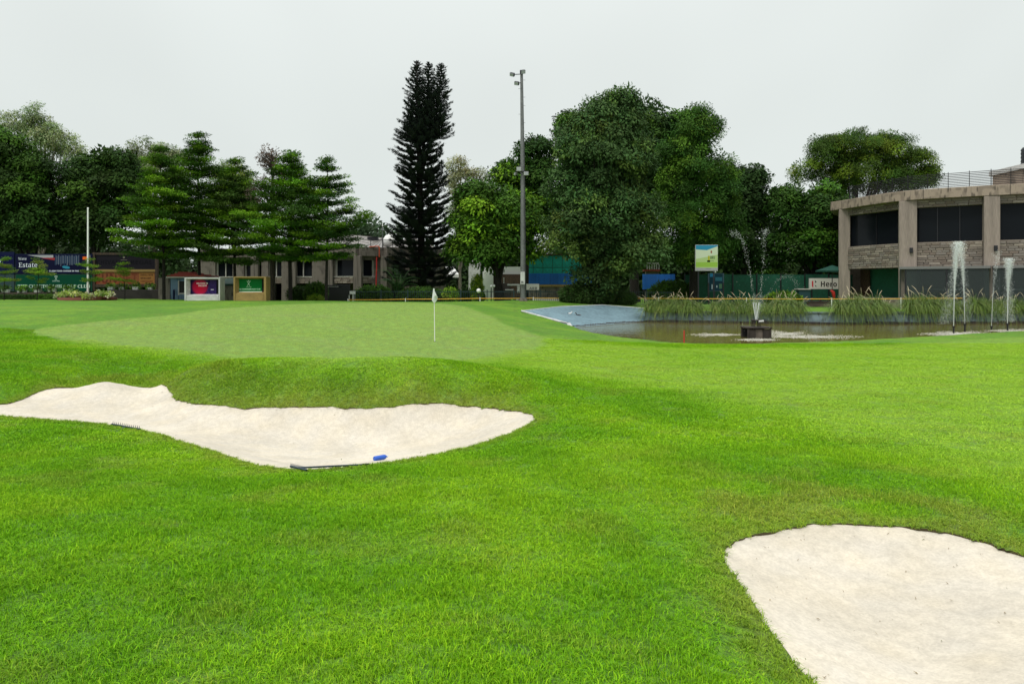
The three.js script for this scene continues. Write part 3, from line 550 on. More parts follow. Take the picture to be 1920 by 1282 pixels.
{ // dead brown tree
  const d = 52, foot = W(510, 562, d); foot.y = ground(foot.x, foot.z); const t = thing('dead_tree', 'bare brown dying tree between the tiered trees', 'tree', foot), r = rngOf(66), tb = new MB(), H = yAt(290, d) - foot.y;
  tb.tube([V(0, -0.1, 0), V(0.05, H * 0.5, 0), V(0, H, 0)], [0.2, 0.16, 0.05], 8); const list = [];
  for (let k = 0; k < 34; k++) { const f = 0.6 + 0.38 * r(), a = r() * 6.28, l = (1.15 - f) * 4.0 * (0.5 + 0.6 * r()), s = V(0, f * H, 0), e = s.clone().add(V(Math.cos(a) * l, l * (0.4 + 0.5 * r()), Math.sin(a) * l)); tb.tube([s, s.clone().lerp(e, 0.5).add(V(0, 0.1, 0)), e], [0.06, 0.04, 0.012], 5); for (let q = 0; q < 5; q++) { const p = s.clone().lerp(e, 0.5 + 0.5 * r()).add(V((r() - 0.5) * 0.5, (r() - 0.5) * 0.5, (r() - 0.5) * 0.5)), c = 0.5 + 0.4 * r(); list.push([p, new THREE.Quaternion().setFromEuler(new THREE.Euler(r() * 3, r() * 6, r() * 3)), V(c, c, c), vary(r, [0.11, 0.08, 0.06], 0.3)]); } }
  crownMesh(t, 'wisp', list, leafMat, 'withered_leaves'); mesh('trunk', tb.geo(), M.bark, t);
}
// tall columnar pine with three leaders
{
  const d = 58, foot = W(792, 555, d); foot.y = ground(foot.x, foot.z) - 0.05; const t = thing('araucaria_tree', 'tall dark columnar pine with tiered branches and three tips', 'tree', foot), r = rngOf(70), tb = new MB(), b = new MB();
  const Y = (py) => yAt(py, d) - foot.y, X = (px) => xAt(px, d) - foot.x;
  const tuft = [1, 2, 3].map((s) => { const q = rngOf(600 + s), g = new MB(); for (let k = 0; k < 34; k++) { const p = V((q() - 0.5) * 0.14, (q() - 0.5) * 0.1, (q() - 0.1) * 0.55), dir = V((q() - 0.5) * 1.1, (q() - 0.35) * 0.9, 0.9).normalize(), n = V(q() - 0.5, 1, q() - 0.5); n.addScaledVector(dir, -n.dot(dir)).normalize(); leaf(g, p, dir, n, 0.22, 0.06); } return g.geo(); });
  CL.pine = tuft; const list = [];
  const leaders = [[[792, 550], [786, 300], [781, 113]], [[790, 300], [799, 230], [804, 120]], [[789, 330], [816, 240], [829, 124]]];
  leaders.forEach((pts, n) => tb.tube(pts.map(([x, y]) => V(X(x), Y(y), n ? (n - 1.5) * 0.3 : 0)), n ? [0.14, 0.1, 0.03] : [0.34, 0.2, 0.04], 8));
  const cyTop = (cy) => cy > Y(262);
  const half = (py) => (py < 420 ? 29 + (py - 240) * 0.11 : 49 + (py - 420) * 0.02);
  const ring = (cx, cy, cz, len, n, up) => { const a0 = r() * 6.28; for (let j = 0; j < n; j++) { const a = a0 + j / n * 6.283 + 0.3 * (r() - 0.5), l = len * (0.55 + 0.62 * r()), s = V(cx, cy, cz), dirx = Math.cos(a), dirz = Math.sin(a), pt = (f) => V(cx + dirx * l * f, cy + l * (up * f - 0.34 * f + 0.38 * f * f * f), cz + dirz * l * f);
    tb.tube([s, pt(0.5), pt(1)], [0.045, 0.03, 0.012], 4);
    for (let f = 0.2; f <= 1.03; f += 0.17 / Math.max(0.5, l) * 0.9) for (let q = 0; q < (cyTop(cy) ? 2 : 3); q++) { const ww = (r() - 0.5) * 0.55 * l * (1.1 - 0.75 * f), p = pt(f).add(V(-dirz * ww + (r() - 0.5) * 0.1, (r() - 0.5) * 0.09, dirx * ww + (r() - 0.5) * 0.1)), tilt = up * 0.4 + 0.35 * f * f, yaw = Math.atan2(dirx, dirz) + ww * 0.9 + (r() - 0.5) * 0.9, k = (0.6 + 0.5 * r()) * (0.75 + 0.45 * f) * clamp(0.26 + 0.8 * l, 0.36, 1); list.push([p, new THREE.Quaternion().setFromEuler(new THREE.Euler(-tilt * 0.8, yaw, 0, 'YXZ')), V(k, k, k), vary(r, [0.016, 0.028, 0.018], 0.3)]); } } };
  for (let py = 252; py < 532; py += 8 + 5 * r()) { const k = (py - 250) / 290; ring(X(787 + 5 * k), Y(py), 0, half(py) / F * d * (py > 480 ? 1.05 : 1), 8, 0.16 - 0.10 * k); }
  for (const [n, [x0, y0, x1, y1]] of [[781, 115, 778, 262], [804, 121, 800, 262], [828, 125, 818, 262]].entries()) for (let py = y0; py < y1; py += 5) { const k = (py - y0) / (y1 - y0); ring(X(x0 + (x1 - x0) * k), Y(py), (n - 1) * 0.4 * (1 - k), (2.5 + 19 * Math.pow(k, 0.5)) / F * d, 6, 0.34); }
  crownMesh(t, 'pine', list, needleMat); mesh('trunk', tb.geo(), M.barkDark, t);
}
broadTree({ label: 'pale thin eucalyptus peeping between the pine and the broad tree', d: 80, base: [862, 545], seed: 71, kind: 'wisp', name: 'eucalyptus_tree', col: [0.24, 0.26, 0.11], young: paleGreen, sub: [0.5, 0.85], gaps: 0.3, density: 1.0, bark: M.barkPale, trunkR: 0.2, limbs: 16, lobes: [[865, 345, 26, 34], [856, 310, 18, 20], [900, 330, 18, 18], [862, 400, 24, 30]] });
broadTree({ label: 'bright green broad tree behind the floodlight pole', d: 55, base: [936, 556], seed: 72, kind: 'broad', col: midGreen, young: freshGreen, youngShare: 0.28, trunkR: 0.34, lobes: [[920, 415, 66, 62], [900, 372, 42, 36], [960, 390, 48, 48], [885, 430, 42, 44], [985, 440, 42, 48], [920, 470, 62, 34], [870, 470, 30, 26]], low: 2.1 });
broadTree({ label: 'dark tree with bright leafy top just behind the floodlight pole head', d: 60, base: [985, 555], seed: 73, col: [0.034, 0.085, 0.012], young: freshGreen, youngShare: 0.3, trunkR: 0.24, lobes: [[990, 320, 54, 46], [1010, 285, 38, 30], [955, 330, 32, 28], [1010, 380, 44, 56]] });
broadTree({ label: 'huge dark domed tree rising behind the grey-green tree', d: 66, base: [1190, 555], seed: 75, col: [0.03, 0.07, 0.014], young: midGreen, youngShare: 0.3, trunkR: 0.45, sub: [0.9, 1.5], lobes: [[1180, 300, 115, 90], [1080, 240, 44, 36], [1225, 225, 62, 44], [1150, 225, 60, 46], [1280, 260, 48, 52], [1250, 330, 70, 80]] });
broadTree({ label: 'large grey-green big-leaved tree drooping to the pond side', d: 50, base: [1118, 562], seed: 74, kind: 'big', col: [0.050, 0.104, 0.028], young: [0.10, 0.165, 0.032], youngShare: 0.25, trunkR: 0.3, sub: [0.7, 1.25], density: 1.2, size: 0.72, gaps: 0.16, lobes: [[1130, 310, 88, 95], [1150, 215, 62, 44], [1165, 190, 26, 22], [1110, 250, 52, 46], [1180, 300, 50, 70], [1120, 400, 100, 70], [1056, 350, 46, 66], [1075, 270, 34, 40], [1210, 410, 46, 62], [1080, 450, 62, 58], [1150, 470, 66, 58], [1200, 470, 48, 44], [1110, 525, 46, 32]] });
broadTree({ label: 'dense green tree with rounded leafy clumps behind the poster', d: 57, base: [1300, 556], seed: 76, kind: 'fine', col: [0.036, 0.10, 0.012], young: [0.085, 0.185, 0.016], youngShare: 0.4, trunkR: 0.36, sub: [0.6, 1.0], density: 1.05, lobes: [[1300, 370, 80, 100], [1310, 250, 44, 52], [1270, 300, 42, 56], [1340, 330, 46, 62], [1350, 420, 40, 70], [1260, 430, 52, 62], [1310, 470, 60, 36]], low: 1.8 });
broadTree({ label: 'dark tree shouldering out beyond the rounded green tree', d: 64, base: [1395, 555], seed: 77, col: [0.028, 0.065, 0.014], young: midGreen, youngShare: 0.25, trunkR: 0.3, lobes: [[1385, 380, 46, 74], [1405, 340, 30, 34], [1412, 390, 26, 44], [1380, 460, 50, 54], [1420, 470, 26, 40]] });
broadTree({ label: 'wide spreading rain tree with airy umbrella crown above the roof railing', d: 76, base: [1600, 552], seed: 78, kind: 'fine', name: 'rain_tree', col: [0.055, 0.115, 0.015], young: [0.14, 0.215, 0.018], youngShare: 0.38, sub: [0.7, 1.2], gaps: 0.2, trunkR: 0.5, limbs: 26, lobes: [[1608, 275, 72, 34], [1560, 290, 52, 40], [1665, 285, 56, 40], [1712, 312, 44, 36], [1735, 330, 28, 24], [1620, 330, 80, 40], [1512, 318, 30, 28], [1690, 345, 46, 26]] });
broadTree({ label: 'rounded green tree beside the stone building corner', d: 62, base: [1530, 554], seed: 79, kind: 'broad', col: [0.034, 0.09, 0.012], young: [0.06, 0.15, 0.012], youngShare: 0.35, trunkR: 0.3, lobes: [[1520, 400, 62, 52], [1475, 385, 34, 40], [1555, 380, 40, 44], [1510, 455, 66, 46], [1560, 460, 40, 50], [1480, 470, 34, 40]], low: 1.2 });
broadTree({ label: 'small dark tree between the pond trees and the stone building', d: 72, base: [1447, 553], seed: 80, col: [0.032, 0.06, 0.02], young: midGreen, trunkR: 0.18, sub: [0.6, 1.0], lobes: [[1450, 440, 28, 40], [1440, 490, 40, 40], [1456, 380, 14, 18]] });
console.log('clumps', clumps);
// ---------- buildings ----------
function facade(parent, A, B) {   // boxes laid along the line A-B: s along it, y up, o outwards (towards the lawn)
  const dx = B[0] - A[0], dz = B[1] - A[1], len = Math.hypot(dx, dz), ux = dx / len, uz = dz / len; let nx = -uz, nz = ux;
  if (nx * (0 - A[0]) + nz * (0 - A[1]) < 0) { nx = -nx; nz = -nz; }
  const turn = Math.atan2(nx, nz);
  const place = (name, mat, s0, s1, y0, y1, o0, o1, r = 0, into = parent) => {
    const s = (s0 + s1) / 2, o = (o0 + o1) / 2, m = mesh(name, bx(s1 - s0, y1 - y0, o1 - o0, r), mat, into, V(A[0] + ux * s + nx * o, (y0 + y1) / 2, A[1] + uz * s + nz * o));
    m.rotation.y = turn; return m;
  };
  return { len, place, nx, nz, ux, uz, turn, at: (s, o, y) => V(A[0] + ux * s + nx * o, y, A[1] + uz * s + nz * o) };
}
const stoneGeo = [1, 2, 3, 4, 5].map((s) => { const r = rngOf(800 + s), b = new MB(), c = []; for (let k = 0; k < 8; k++) c.push(V((k & 1 ? 0.5 : -0.5) * (0.9 + 0.1 * r()), (k & 2 ? 0.5 : -0.5) * (0.86 + 0.14 * r()), (k & 4 ? 0.5 : -0.5) * (0.7 + 0.3 * r()))); for (const q of [[4, 5, 7, 6], [1, 0, 2, 3], [5, 1, 3, 7], [0, 4, 6, 2], [6, 7, 3, 2], [0, 1, 5, 4]]) b.quad(c[q[0]], c[q[1]], c[q[2]], c[q[3]]); return b.geo(); });
const stoneMats = [[0.26, 0.217, 0.18], [0.31, 0.26, 0.215], [0.22, 0.185, 0.158], [0.38, 0.325, 0.27], [0.28, 0.245, 0.215], [0.24, 0.19, 0.155]].map((c) => std(L(...c), 0.9, { map: mottle }));
function stoneWall(f, s0, s1, y0, y1, o1, rowH, lens, seed, mat = M.plaster) {
  const w = f.place('stone_wall', mat, s0, s1, y0, y1, o1 - 0.3, o1), r = rngOf(seed), W2 = (s1 - s0) / 2, H2 = (y1 - y0) / 2;
  const rows = Math.max(1, Math.round((y1 - y0) / rowH)), rh = (y1 - y0) / rows;
  for (let j = 0; j < rows; j++) for (let x = -W2; x < W2 - 0.02;) {
    let l = Math.min(lens[0] + (lens[1] - lens[0]) * r(), W2 - x); if (W2 - x - l < 0.12) l = W2 - x;
    const m = shade(new THREE.Mesh(stoneGeo[Math.floor(r() * 5)], stoneMats[Math.floor(r() * 6)])); m.name = 'stone';
    m.scale.set(l * 0.97, rh * 0.95, 0.10 + 0.05 * r()); m.position.set(x + l / 2, -H2 + rh * (j + 0.5), 0.15 + 0.005 + 0.03 * r()); w.add(m); x += l;
  }
  return w;
}
// two-storey stone and plaster building by the pond, on a curved plan
{
  const Q = [[24.5, -55], [26.2, -49.4], [30.0, -46.7], [33.75, -44.9], [38, -43.6]], base = V(30, 0.6, -50), b = thing('clubhouse_building', 'two-storey plaster and stone building with a curved front by the pond', 'building', base);
  const yG = 0.5, yBand = 3.45, ySill = 5.0, yLint = 7.35, yCor = 7.85, yTop = 8.45;
  const curve = new THREE.CatmullRomCurve3(Q.map(([x, z]) => V(x, 0, z)), false, 'centripetal').getPoints(40);
  const off = (k, o) => { const a = curve[Math.max(0, k - 1)], c = curve[Math.min(40, k + 1)], t = c.clone().sub(a).normalize(); let n = V(-t.z, 0, t.x); if (n.x * -curve[k].x + n.z * -curve[k].z < 0) n.multiplyScalar(-1); return curve[k].clone().addScaledVector(n, o); };
  const slab = (name, mat, y0, y1, o, back) => {
    const s = new THREE.Shape(), pts = curve.map((_, k) => off(k, o)); const st = pts[0].clone().add(V(-0.25, 0, -0.9));
    s.moveTo(st.x, -st.z); for (const p of pts) s.lineTo(p.x, -p.z); for (const [x, z] of back) s.lineTo(x, -z);
    const g = new THREE.ExtrudeGeometry(s, { depth: y1 - y0, bevelEnabled: true, bevelSize: 0.02, bevelThickness: 0.02, bevelSegments: 1 }); g.rotateX(-Math.PI / 2);
    return mesh(name, g.translate(-base.x, y0 - base.y, -base.z), mat, b);
  };
  slab('cornice', M.cornice, yCor, yTop, 0.42, [[46, -60], [30, -68]]);
  slab('ceiling_slab', M.plaster, yLint + 0.3, yCor - 0.03, -0.5, [[45, -60], [30, -67]]);
  slab('floor_slab', M.plaster, 0.3, 0.62, 0.1, [[45, -60], [30, -67]]);
  for (let i = 0; i < 4; i++) {
    const f = facade(b, Q[i], Q[i + 1]), a = i === 0 ? 0.3 : 0.45, e = f.len - 0.45;
    stoneWall(f, a, e, yLint, yCor - 0.03, 0.0, 0.17, [0.35, 0.9], 810 + i);
    stoneWall(f, a, e, yBand, ySill, 0.0, 0.155, [0.28, 0.8], 820 + i);
    f.place('window_sill', M.plaster, a, e, ySill, ySill + 0.07, -0.3, 0.05);
    const n = i === 0 ? 2 : i === 1 ? 3 : 2, win = f.place('window', M.dark, a, e, ySill + 0.07, yLint, -0.5, -0.34);
    for (let k = 0; k < n; k++) { const w = (e - a) / n, p = f.place('pane', M.glass, a + k * w + 0.03, a + (k + 1) * w - 0.03, ySill + 0.11, yLint - 0.04, -0.32, -0.30, 0, b); b.remove(p); p.position.add(b.position); win.updateMatrix(); p.position.sub(win.position).sub(b.position).applyAxisAngle(UP, -f.turn); p.rotation.y = 0; win.add(p); }
    for (let k = 1; k < n; k++) f.place('mullion', M.darkMetal, a + k * (e - a) / n - 0.025, a + k * (e - a) / n + 0.025, ySill + 0.08, yLint, -0.34, -0.24);
    f.place('lower_recess', i ? M.plaster : M.netGreen, a + 0.0, e, yG + 0.1, yBand - 0.02, i ? -2.9 : -1.6, i ? -2.7 : -1.4);
    stoneWall(f, a, e, yG - 0.3, yG + (i ? 0.55 : 0.9), -0.25, 0.17, [0.3, 0.8], 830 + i);
    if (!i) { f.place('door_leaf', M.wood, a, a + 0.9, yG, yBand - 0.05, -1.25, -1.18); }
  }
  // closing walls behind, so that the storeys are not hollow
  for (const [p, q] of [[Q[0], [30, -67]], [[30, -67], [45, -60]]]) { const f = facade(b, p, q); f.place('rear_wall', M.plaster, 0.35, f.len, 0.4, yCor - 0.05, -0.15, 0.15); }
  const cols = [[0, 0.75, 0.8], [1, 1.05, 0.8], [2, 0.86, 0.8], [3, 0.86, 0.8], [4, 0.86, 0.8]];
  for (const [i, w, t] of cols) {
    const p = Q[i], to = Math.atan2(-p[0] + (i < 2 ? 4 : 8), -p[1]), m = mesh('column', bx(w, yCor - 0.03 - 0.3, t, 0.025), M.plaster, b, V(p[0], (yCor - 0.03 + 0.3) / 2, p[1])); m.rotation.y = to;
    if (i === 1 || i === 2) { const lamp = mesh('wall_lamp', bx(0.2, 0.34, 0.16, 0.02), M.darkMetal, b, V(p[0] + Math.sin(to) * (t / 2 + 0.08) + Math.cos(to) * 0.18, 4.55, p[1] + Math.cos(to) * (t / 2 + 0.08) - Math.sin(to) * 0.18)); lamp.rotation.y = to; }
  }
  // glazed bay standing before the lower storey from the second column on
  for (let i = 1; i < 4; i++) {
    const f = facade(b, Q[i], Q[i + 1]), o = 1.0, tint = new THREE.MeshPhysicalMaterial({ color: L(0.42, 0.50, 0.50), roughness: 0.03, specularIntensity: 0.4, transmission: 0.95, thickness: 0, ior: 1.5 });
    f.place('bay_roof', M.greyFrame, i === 1 ? -0.35 : 0, f.len + 0.02 * i, 3.30 + 0.004 * i, 3.46 + 0.004 * i, 0.05, o + 0.05);
    f.place('bay_sill', M.greyPlaster, i === 1 ? -0.35 : 0, f.len, 0.5, 1.05 + 0.003 * i, o - 0.12, o);
    for (let k = 0; k < 2; k++) { const w = f.len / 2; f.place('bay_pane', tint, k * w + 0.05, (k + 1) * w - 0.05, 1.06, 3.29, o - 0.06, o - 0.045); f.place('bay_post', M.darkMetal, k * w - 0.04, k * w + 0.04, 1.06, 3.29, o - 0.09, o - 0.01); }
    f.place('back_panel', M.netGreen, 0.6, f.len * 0.62, 1.5, yBand - 0.3, -2.6, -2.54); f.place('counter', M.whiteFrame, 0.9, f.len * 0.7, 1.95, 2.05, -0.9, -0.6);
    if (i === 1) f.place('bay_side', tint, -0.35, -0.33, 1.06, 3.29, 0.45, o - 0.1);
  }
  // roof railing of horizontal louvres
  for (let i = 0; i < 4; i++) {
    const f = facade(b, Q[i], Q[i + 1]), s0 = i ? 0 : 0.5, rail = f.place('roof_railing', M.darkMetal, s0, f.len, yTop + 0.04, yTop + 0.08, 0.0, 0.04), n = 9;
    for (let k = 0; k < n; k++) { const m = shade(new THREE.Mesh(bx(f.len - s0 - 0.04, 0.036, 0.02), M.darkMetal)); m.name = 'louvre'; m.position.set(0, 0.09 + k * 0.104, 0); m.rotation.x = 0.5; rail.add(m); }
    for (let k = 0; k <= 4; k++) { const m = shade(new THREE.Mesh(bx(0.035, 1.06, 0.035), M.darkMetal)); m.name = 'railing_post'; m.position.set(-(f.len - s0) / 2 + k * (f.len - s0) / 4, 0.5, -0.05); rail.add(m); }
  }
  const cab = V(38.5, 0, -54.2); mesh('stair_cabin', bx(4.6, 2.0, 4, 0.03), M.cornice, b, V(cab.x, yTop + 1.02, cab.z)); mesh('cabin_roof', bx(4.9, 0.36, 4.4, 0.02), M.white, b, V(cab.x, yTop + 2.21, cab.z));
  const tank = thing('water_tank', 'black ribbed plastic water tank on the stair cabin roof', 'water tank', V(36.9, yTop + 2.4, -53.0));
  const prof = [[0, 0], [0.62, 0], [0.64, 0.1], [0.6, 0.16], [0.64, 0.24], [0.6, 0.42], [0.64, 0.5], [0.6, 0.7], [0.64, 0.78], [0.6, 0.96], [0.64, 1.04], [0.55, 1.2], [0.25, 1.32], [0.25, 1.4], [0, 1.42]].map(([x, y]) => new THREE.Vector2(x, y));
  mesh('tank_body', new THREE.LatheGeometry(prof, 28), std(L(0.008, 0.010, 0.016), 0.45), tank); mesh('tank_lid', new THREE.CylinderGeometry(0.24, 0.24, 0.06, 20).translate(0, 1.44, 0), M.darkMetal, tank);
}
// low clubhouse behind the tiered trees
{
  const base = V(-14, 0.4, -61), b = thing('clubhouse_wing', 'low grey clubhouse wing with stone bands and a flat roof behind the trees', 'building', base);
  const P = [[-26.5, -63.5], [-15.0, -61.6], [-12.34, -60], [-10.55, -61.2], [-10.3, -60.6], [-7.6, -62.4], [-5.9, -64.6]], y0 = 0.3, yDoor = 2.42, ySill = 3.0, yWin = 4.31, yF = 4.62, yT = 5.34;
  const wins = [[[1.4, 3.0], [4.0, 5.6], [6.2, 7.4], [8.3, 10.1]], [[0.45, 2.55]], [[0.35, 1.35]], [], [[0.6, 1.75]], [[0.4, 1.5]]];
  for (let i = 0; i < 6; i++) {
    const f = facade(b, P[i], P[i + 1]);
    if (i === 3) { f.place('parapet', M.greyPlaster, 0, f.len, yF, yT, -0.3, 0.0); f.place('recess_wall', M.greyPlaster, 0, f.len, y0, yF, -0.5, -0.3); continue; }
    f.place('parapet', M.greyPlaster, i === 0 ? 0 : 0.02, f.len, yF, yT + 0.002 * i, -0.3, 0.35);
    f.place('lintel', M.greyPlaster, 0, f.len, yWin, yF - 0.004, -0.3, 0);
    let s = 0; const done = (e) => { if (e - s > 0.05) f.place('pier', M.greyPlaster, s, e, y0, yWin - 0.004, -0.3, i === 0 ? 0.12 : 0.02); };
    for (const [a, e] of wins[i]) {
      done(a); s = e;
      stoneWall(f, a, e, yDoor, ySill - 0.06, -0.02, 0.2, [0.25, 0.5], 850 + i * 7 + a * 3);
      const fr = f.place('window', M.glass, a, e, ySill, yWin - 0.004, -0.34, -0.26); f.place('window_sill', M.whiteFrame, a - 0.02, e + 0.02, ySill - 0.06, ySill, -0.26, 0.08);
      for (const [u, v] of [[a, a + 0.1], [e - 0.1, e]]) f.place('window_frame', M.whiteFrame, u, v, ySill, yWin - 0.01, -0.26, -0.14);
      if (i === 0) f.place('window_frame', M.whiteFrame, (a + e) / 2 - 0.035, (a + e) / 2 + 0.035, ySill, yWin - 0.01, -0.26, -0.17);
      f.place('lower_opening', M.greyPlaster, a, e, y0, yDoor - 0.003, -2.6, -2.5); if (i === 2) { f.place('door', M.glass, a + 0.05, e - 0.1, y0, yDoor - 0.02, -0.35, -0.3); f.place('door_frame', M.whiteFrame, e - 0.1, e, y0, yDoor - 0.01, -0.35, -0.05); }
    }
    done(f.len);
  }
  for (const [x, z, w] of [[-15.0, -61.5, 0.6], [-12.34, -59.95, 0.62], [-10.35, -60.5, 0.5], [-8.6, -61.55, 0.36], [-7.5, -62.3, 0.34], [-18.2, -62.05, 0.6], [-21.5, -62.6, 0.6]]) mesh('column', bx(w, yF - y0 - 0.01, w, 0.02), M.greyPlaster, b, V(x, (yF + y0) / 2, z + 0.12));
  const sh = new THREE.Shape(); [[-26.5, -63.5], [-15, -61.6], [-12.34, -60], [-10.4, -61], [-7.6, -62.4], [-5.9, -64.6], [-8, -74], [-27, -74]].forEach(([x, z], k) => (k ? sh.lineTo(x, -z) : sh.moveTo(x, -z)));
  mesh('flat_roof', new THREE.ExtrudeGeometry(sh, { depth: 0.2, bevelEnabled: false }).rotateX(-Math.PI / 2).translate(-base.x, yF + 0.2 - base.y, -base.z), M.greyPlaster, b);
  for (const [p, q] of [[[-26.5, -63.5], [-27, -74]], [[-27, -74], [-8, -74]], [[-8, -74], [-5.9, -64.6]]]) { const f = facade(b, p, q); f.place('rear_wall', M.greyPlaster, 0, f.len, y0, yF + 0.15, -0.15, 0.15); }
  // shallow metal pyramid roofs behind the parapet, in folded sheets
  const sheet = (name, a, c, e, n) => { const m = new MB(), A = V(...a).sub(base), C = V(...c).sub(base), E = V(...e).sub(base); for (let k = 0; k < n; k++) { const p = A.clone().lerp(C, k / n), q = A.clone().lerp(C, (k + 0.92) / n), lift = V(0, 0.05, 0); m.i.push(m.v(p.x, p.y, p.z), m.v(q.x, q.y, q.z), m.v(E.x, E.y, E.z)); m.quad(q.clone(), q.clone().add(lift), E.clone().add(lift), E.clone()); } return mesh(name, m.geo(), M.roofMetal, b); };
  sheet('metal_roof', [-22, 5.2, -62.8], [-13, 5.2, -61.5], [-17.2, 7.0, -67], 14); sheet('metal_roof', [-13, 5.2, -61.5], [-9.5, 5.2, -62.5], [-11.5, 6.5, -67], 8); sheet('metal_roof', [-13, 5.22, -61.6], [-11.5, 6.5, -67], [-17.2, 7.0, -67], 6);
  sheet('metal_roof', [-10.2, 5.4, -61.7], [-6.2, 5.35, -64.2], [-9.0, 6.55, -65.5], 8);
  // parapet rail
  const rail = new MB(), pts = [[-20, -62.4], [-15, -61.5], [-12.34, -59.9], [-10.5, -60.7], [-7.6, -62.3], [-6, -64.3]];
  const posts = []; for (let i = 0; i + 1 < pts.length; i++) { const n = Math.max(1, Math.round(Math.hypot(pts[i][0] - pts[i + 1][0], pts[i][1] - pts[i + 1][1]) / 0.9)); for (let k = 0; k < n; k++) posts.push([pts[i][0] + (pts[i + 1][0] - pts[i][0]) * k / n, pts[i][1] + (pts[i + 1][1] - pts[i][1]) * k / n]); }
  for (const [x, z] of posts) mesh('rail_post', bx(0.045, 0.62, 0.045), M.darkMetal, b, V(x, yT + 0.32, z));
  ptube(b, 'roof_rail', M.darkMetal, pts.map(([x, z]) => V(x, yT + 0.62, z)), 0.02, 5);
  ptube(b, 'orange_pipe', M.orangePipe, [W(692, 463, 60.2), W(708, 461.5, 60.2), W(711, 463, 60.0), W(711, 482, 60.0)], 0.05, 8);
  ptube(b, 'red_pipe', M.red, [W(706, 482, 60.4), W(706, 500, 60.4), W(705, 530, 60.4), W(706, 548, 60.2)], 0.05, 8);
  const dome = thing('roof_tank', 'white domed tank on the clubhouse wing roof', 'water tank', V(xAt(732, 64), 5.6, -64));
  mesh('tank_body', new THREE.LatheGeometry([[0, 0], [0.62, 0], [0.64, 0.5], [0.62, 0.62], [0.45, 0.9], [0.2, 1.02], [0.2, 1.1], [0, 1.12]].map(([x, y]) => new THREE.Vector2(x, y)), 24), M.whitePlain, dome);
  const tk = thing('rooftop_drum', 'dark drum on the clubhouse wing roof beside the metal pyramid', 'drum', V(xAt(699, 66), 6.25, -66)); mesh('drum_body', new THREE.CylinderGeometry(0.5, 0.5, 0.55, 20), M.darkMetal, tk); mesh('drum_stand', bx(0.8, 0.9, 0.8), M.greyPlaster, tk, V(xAt(699, 66), 5.52, -66));
  const mast = thing('roof_mast', 'thin pale mast rising from the clubhouse wing roof', 'mast', W(717, 462, 61.5)); ptube(mast, 'mast_pole', M.galv, [W(717, 463, 61.5), W(717, 424, 61.5)], [0.04, 0.025], 6); ptube(mast, 'mast_tip', M.whitePlain, [W(717, 424, 61.5), W(717, 420, 61.5)], [0.06, 0.03], 6);
  // sign wall in front of the wing
  const sw = thing('sign_wall', 'dark wall with white club lettering in front of the clubhouse wing', 'sign', W(625, 560, 56)); pbox(sw, 'wall_slab', std(L(0.012, 0.011, 0.014), 0.6), 598, 534, 655, 590, 56, 0.3, 0.02);
  const c = document.createElement('canvas'); c.width = 512; c.height = 48; const g = c.getContext('2d'); g.fillStyle = '#0d0c10'; g.fillRect(0, 0, 512, 48); g.fillStyle = '#b9b6b0'; g.font = 'bold 30px sans-serif'; g.fillText('CHANDIGARH GOLF CLUB', 62, 36); g.beginPath(); g.arc(26, 24, 13, 0, 7); g.fill();
  const ct = new THREE.CanvasTexture(c); ct.colorSpace = THREE.SRGBColorSpace; const pl = mesh('lettering', new THREE.PlaneGeometry(42 / F * 56, 4.2 / F * 56), std(L(1, 1, 1), 0.6, { map: ct }), sw, W(620, 537.2, 55.99)); pl.position.z += 0.004;
}
// ---------- billboards, screens, kiosk, planters ----------
function canvasTex(w, h, draw) { const c = document.createElement('canvas'); c.width = w; c.height = h; const g = c.getContext('2d'); draw(g, w, h); const t = new THREE.CanvasTexture(c); t.colorSpace = THREE.SRGBColorSpace; return t; }
const fit = (g, s, x, y, w, font) => { g.font = font; const k = w / g.measureText(s).width; g.save(); g.translate(x, y); g.scale(k, 1); g.fillText(s, 0, 0); g.restore(); };
function printOn(parent, name, draw, x0, y0, x1, y1, d, rough = 0.55, res = 6) {
  const a = W(x0, y0, d), b = W(x1, y1, d), w = Math.abs(b.x - a.x), h = Math.abs(a.y - b.y), k = Math.min(1, 1024 / ((x1 - x0) * res));
  const t = canvasTex(Math.round((x1 - x0) * res * k), Math.round((y1 - y0) * res * k), (g, cw, ch) => { g.scale(cw / (x1 - x0), ch / (y1 - y0)); draw(g, x1 - x0, y1 - y0); });
  return mesh(name, new THREE.PlaneGeometry(w, h), new THREE.MeshPhysicalMaterial({ color: L(1, 1, 1), roughness: Math.max(rough, 0.45), specularIntensity: 0.2, map: t }), parent, V((a.x + b.x) / 2, (a.y + b.y) / 2, -d));
}
const emblem = (g, x, y, s) => { g.strokeStyle = '#cfe3d6'; g.lineWidth = s * 0.1; g.beginPath(); g.moveTo(x - s * 0.5, y - s * 0.8); g.lineTo(x + s * 0.35, y + s * 0.6); g.moveTo(x + s * 0.5, y - s * 0.8); g.lineTo(x - s * 0.35, y + s * 0.6); g.stroke(); g.fillStyle = '#dfeee4'; g.beginPath(); g.arc(x, y - s * 0.75, s * 0.16, 0, 7); g.fill(); };
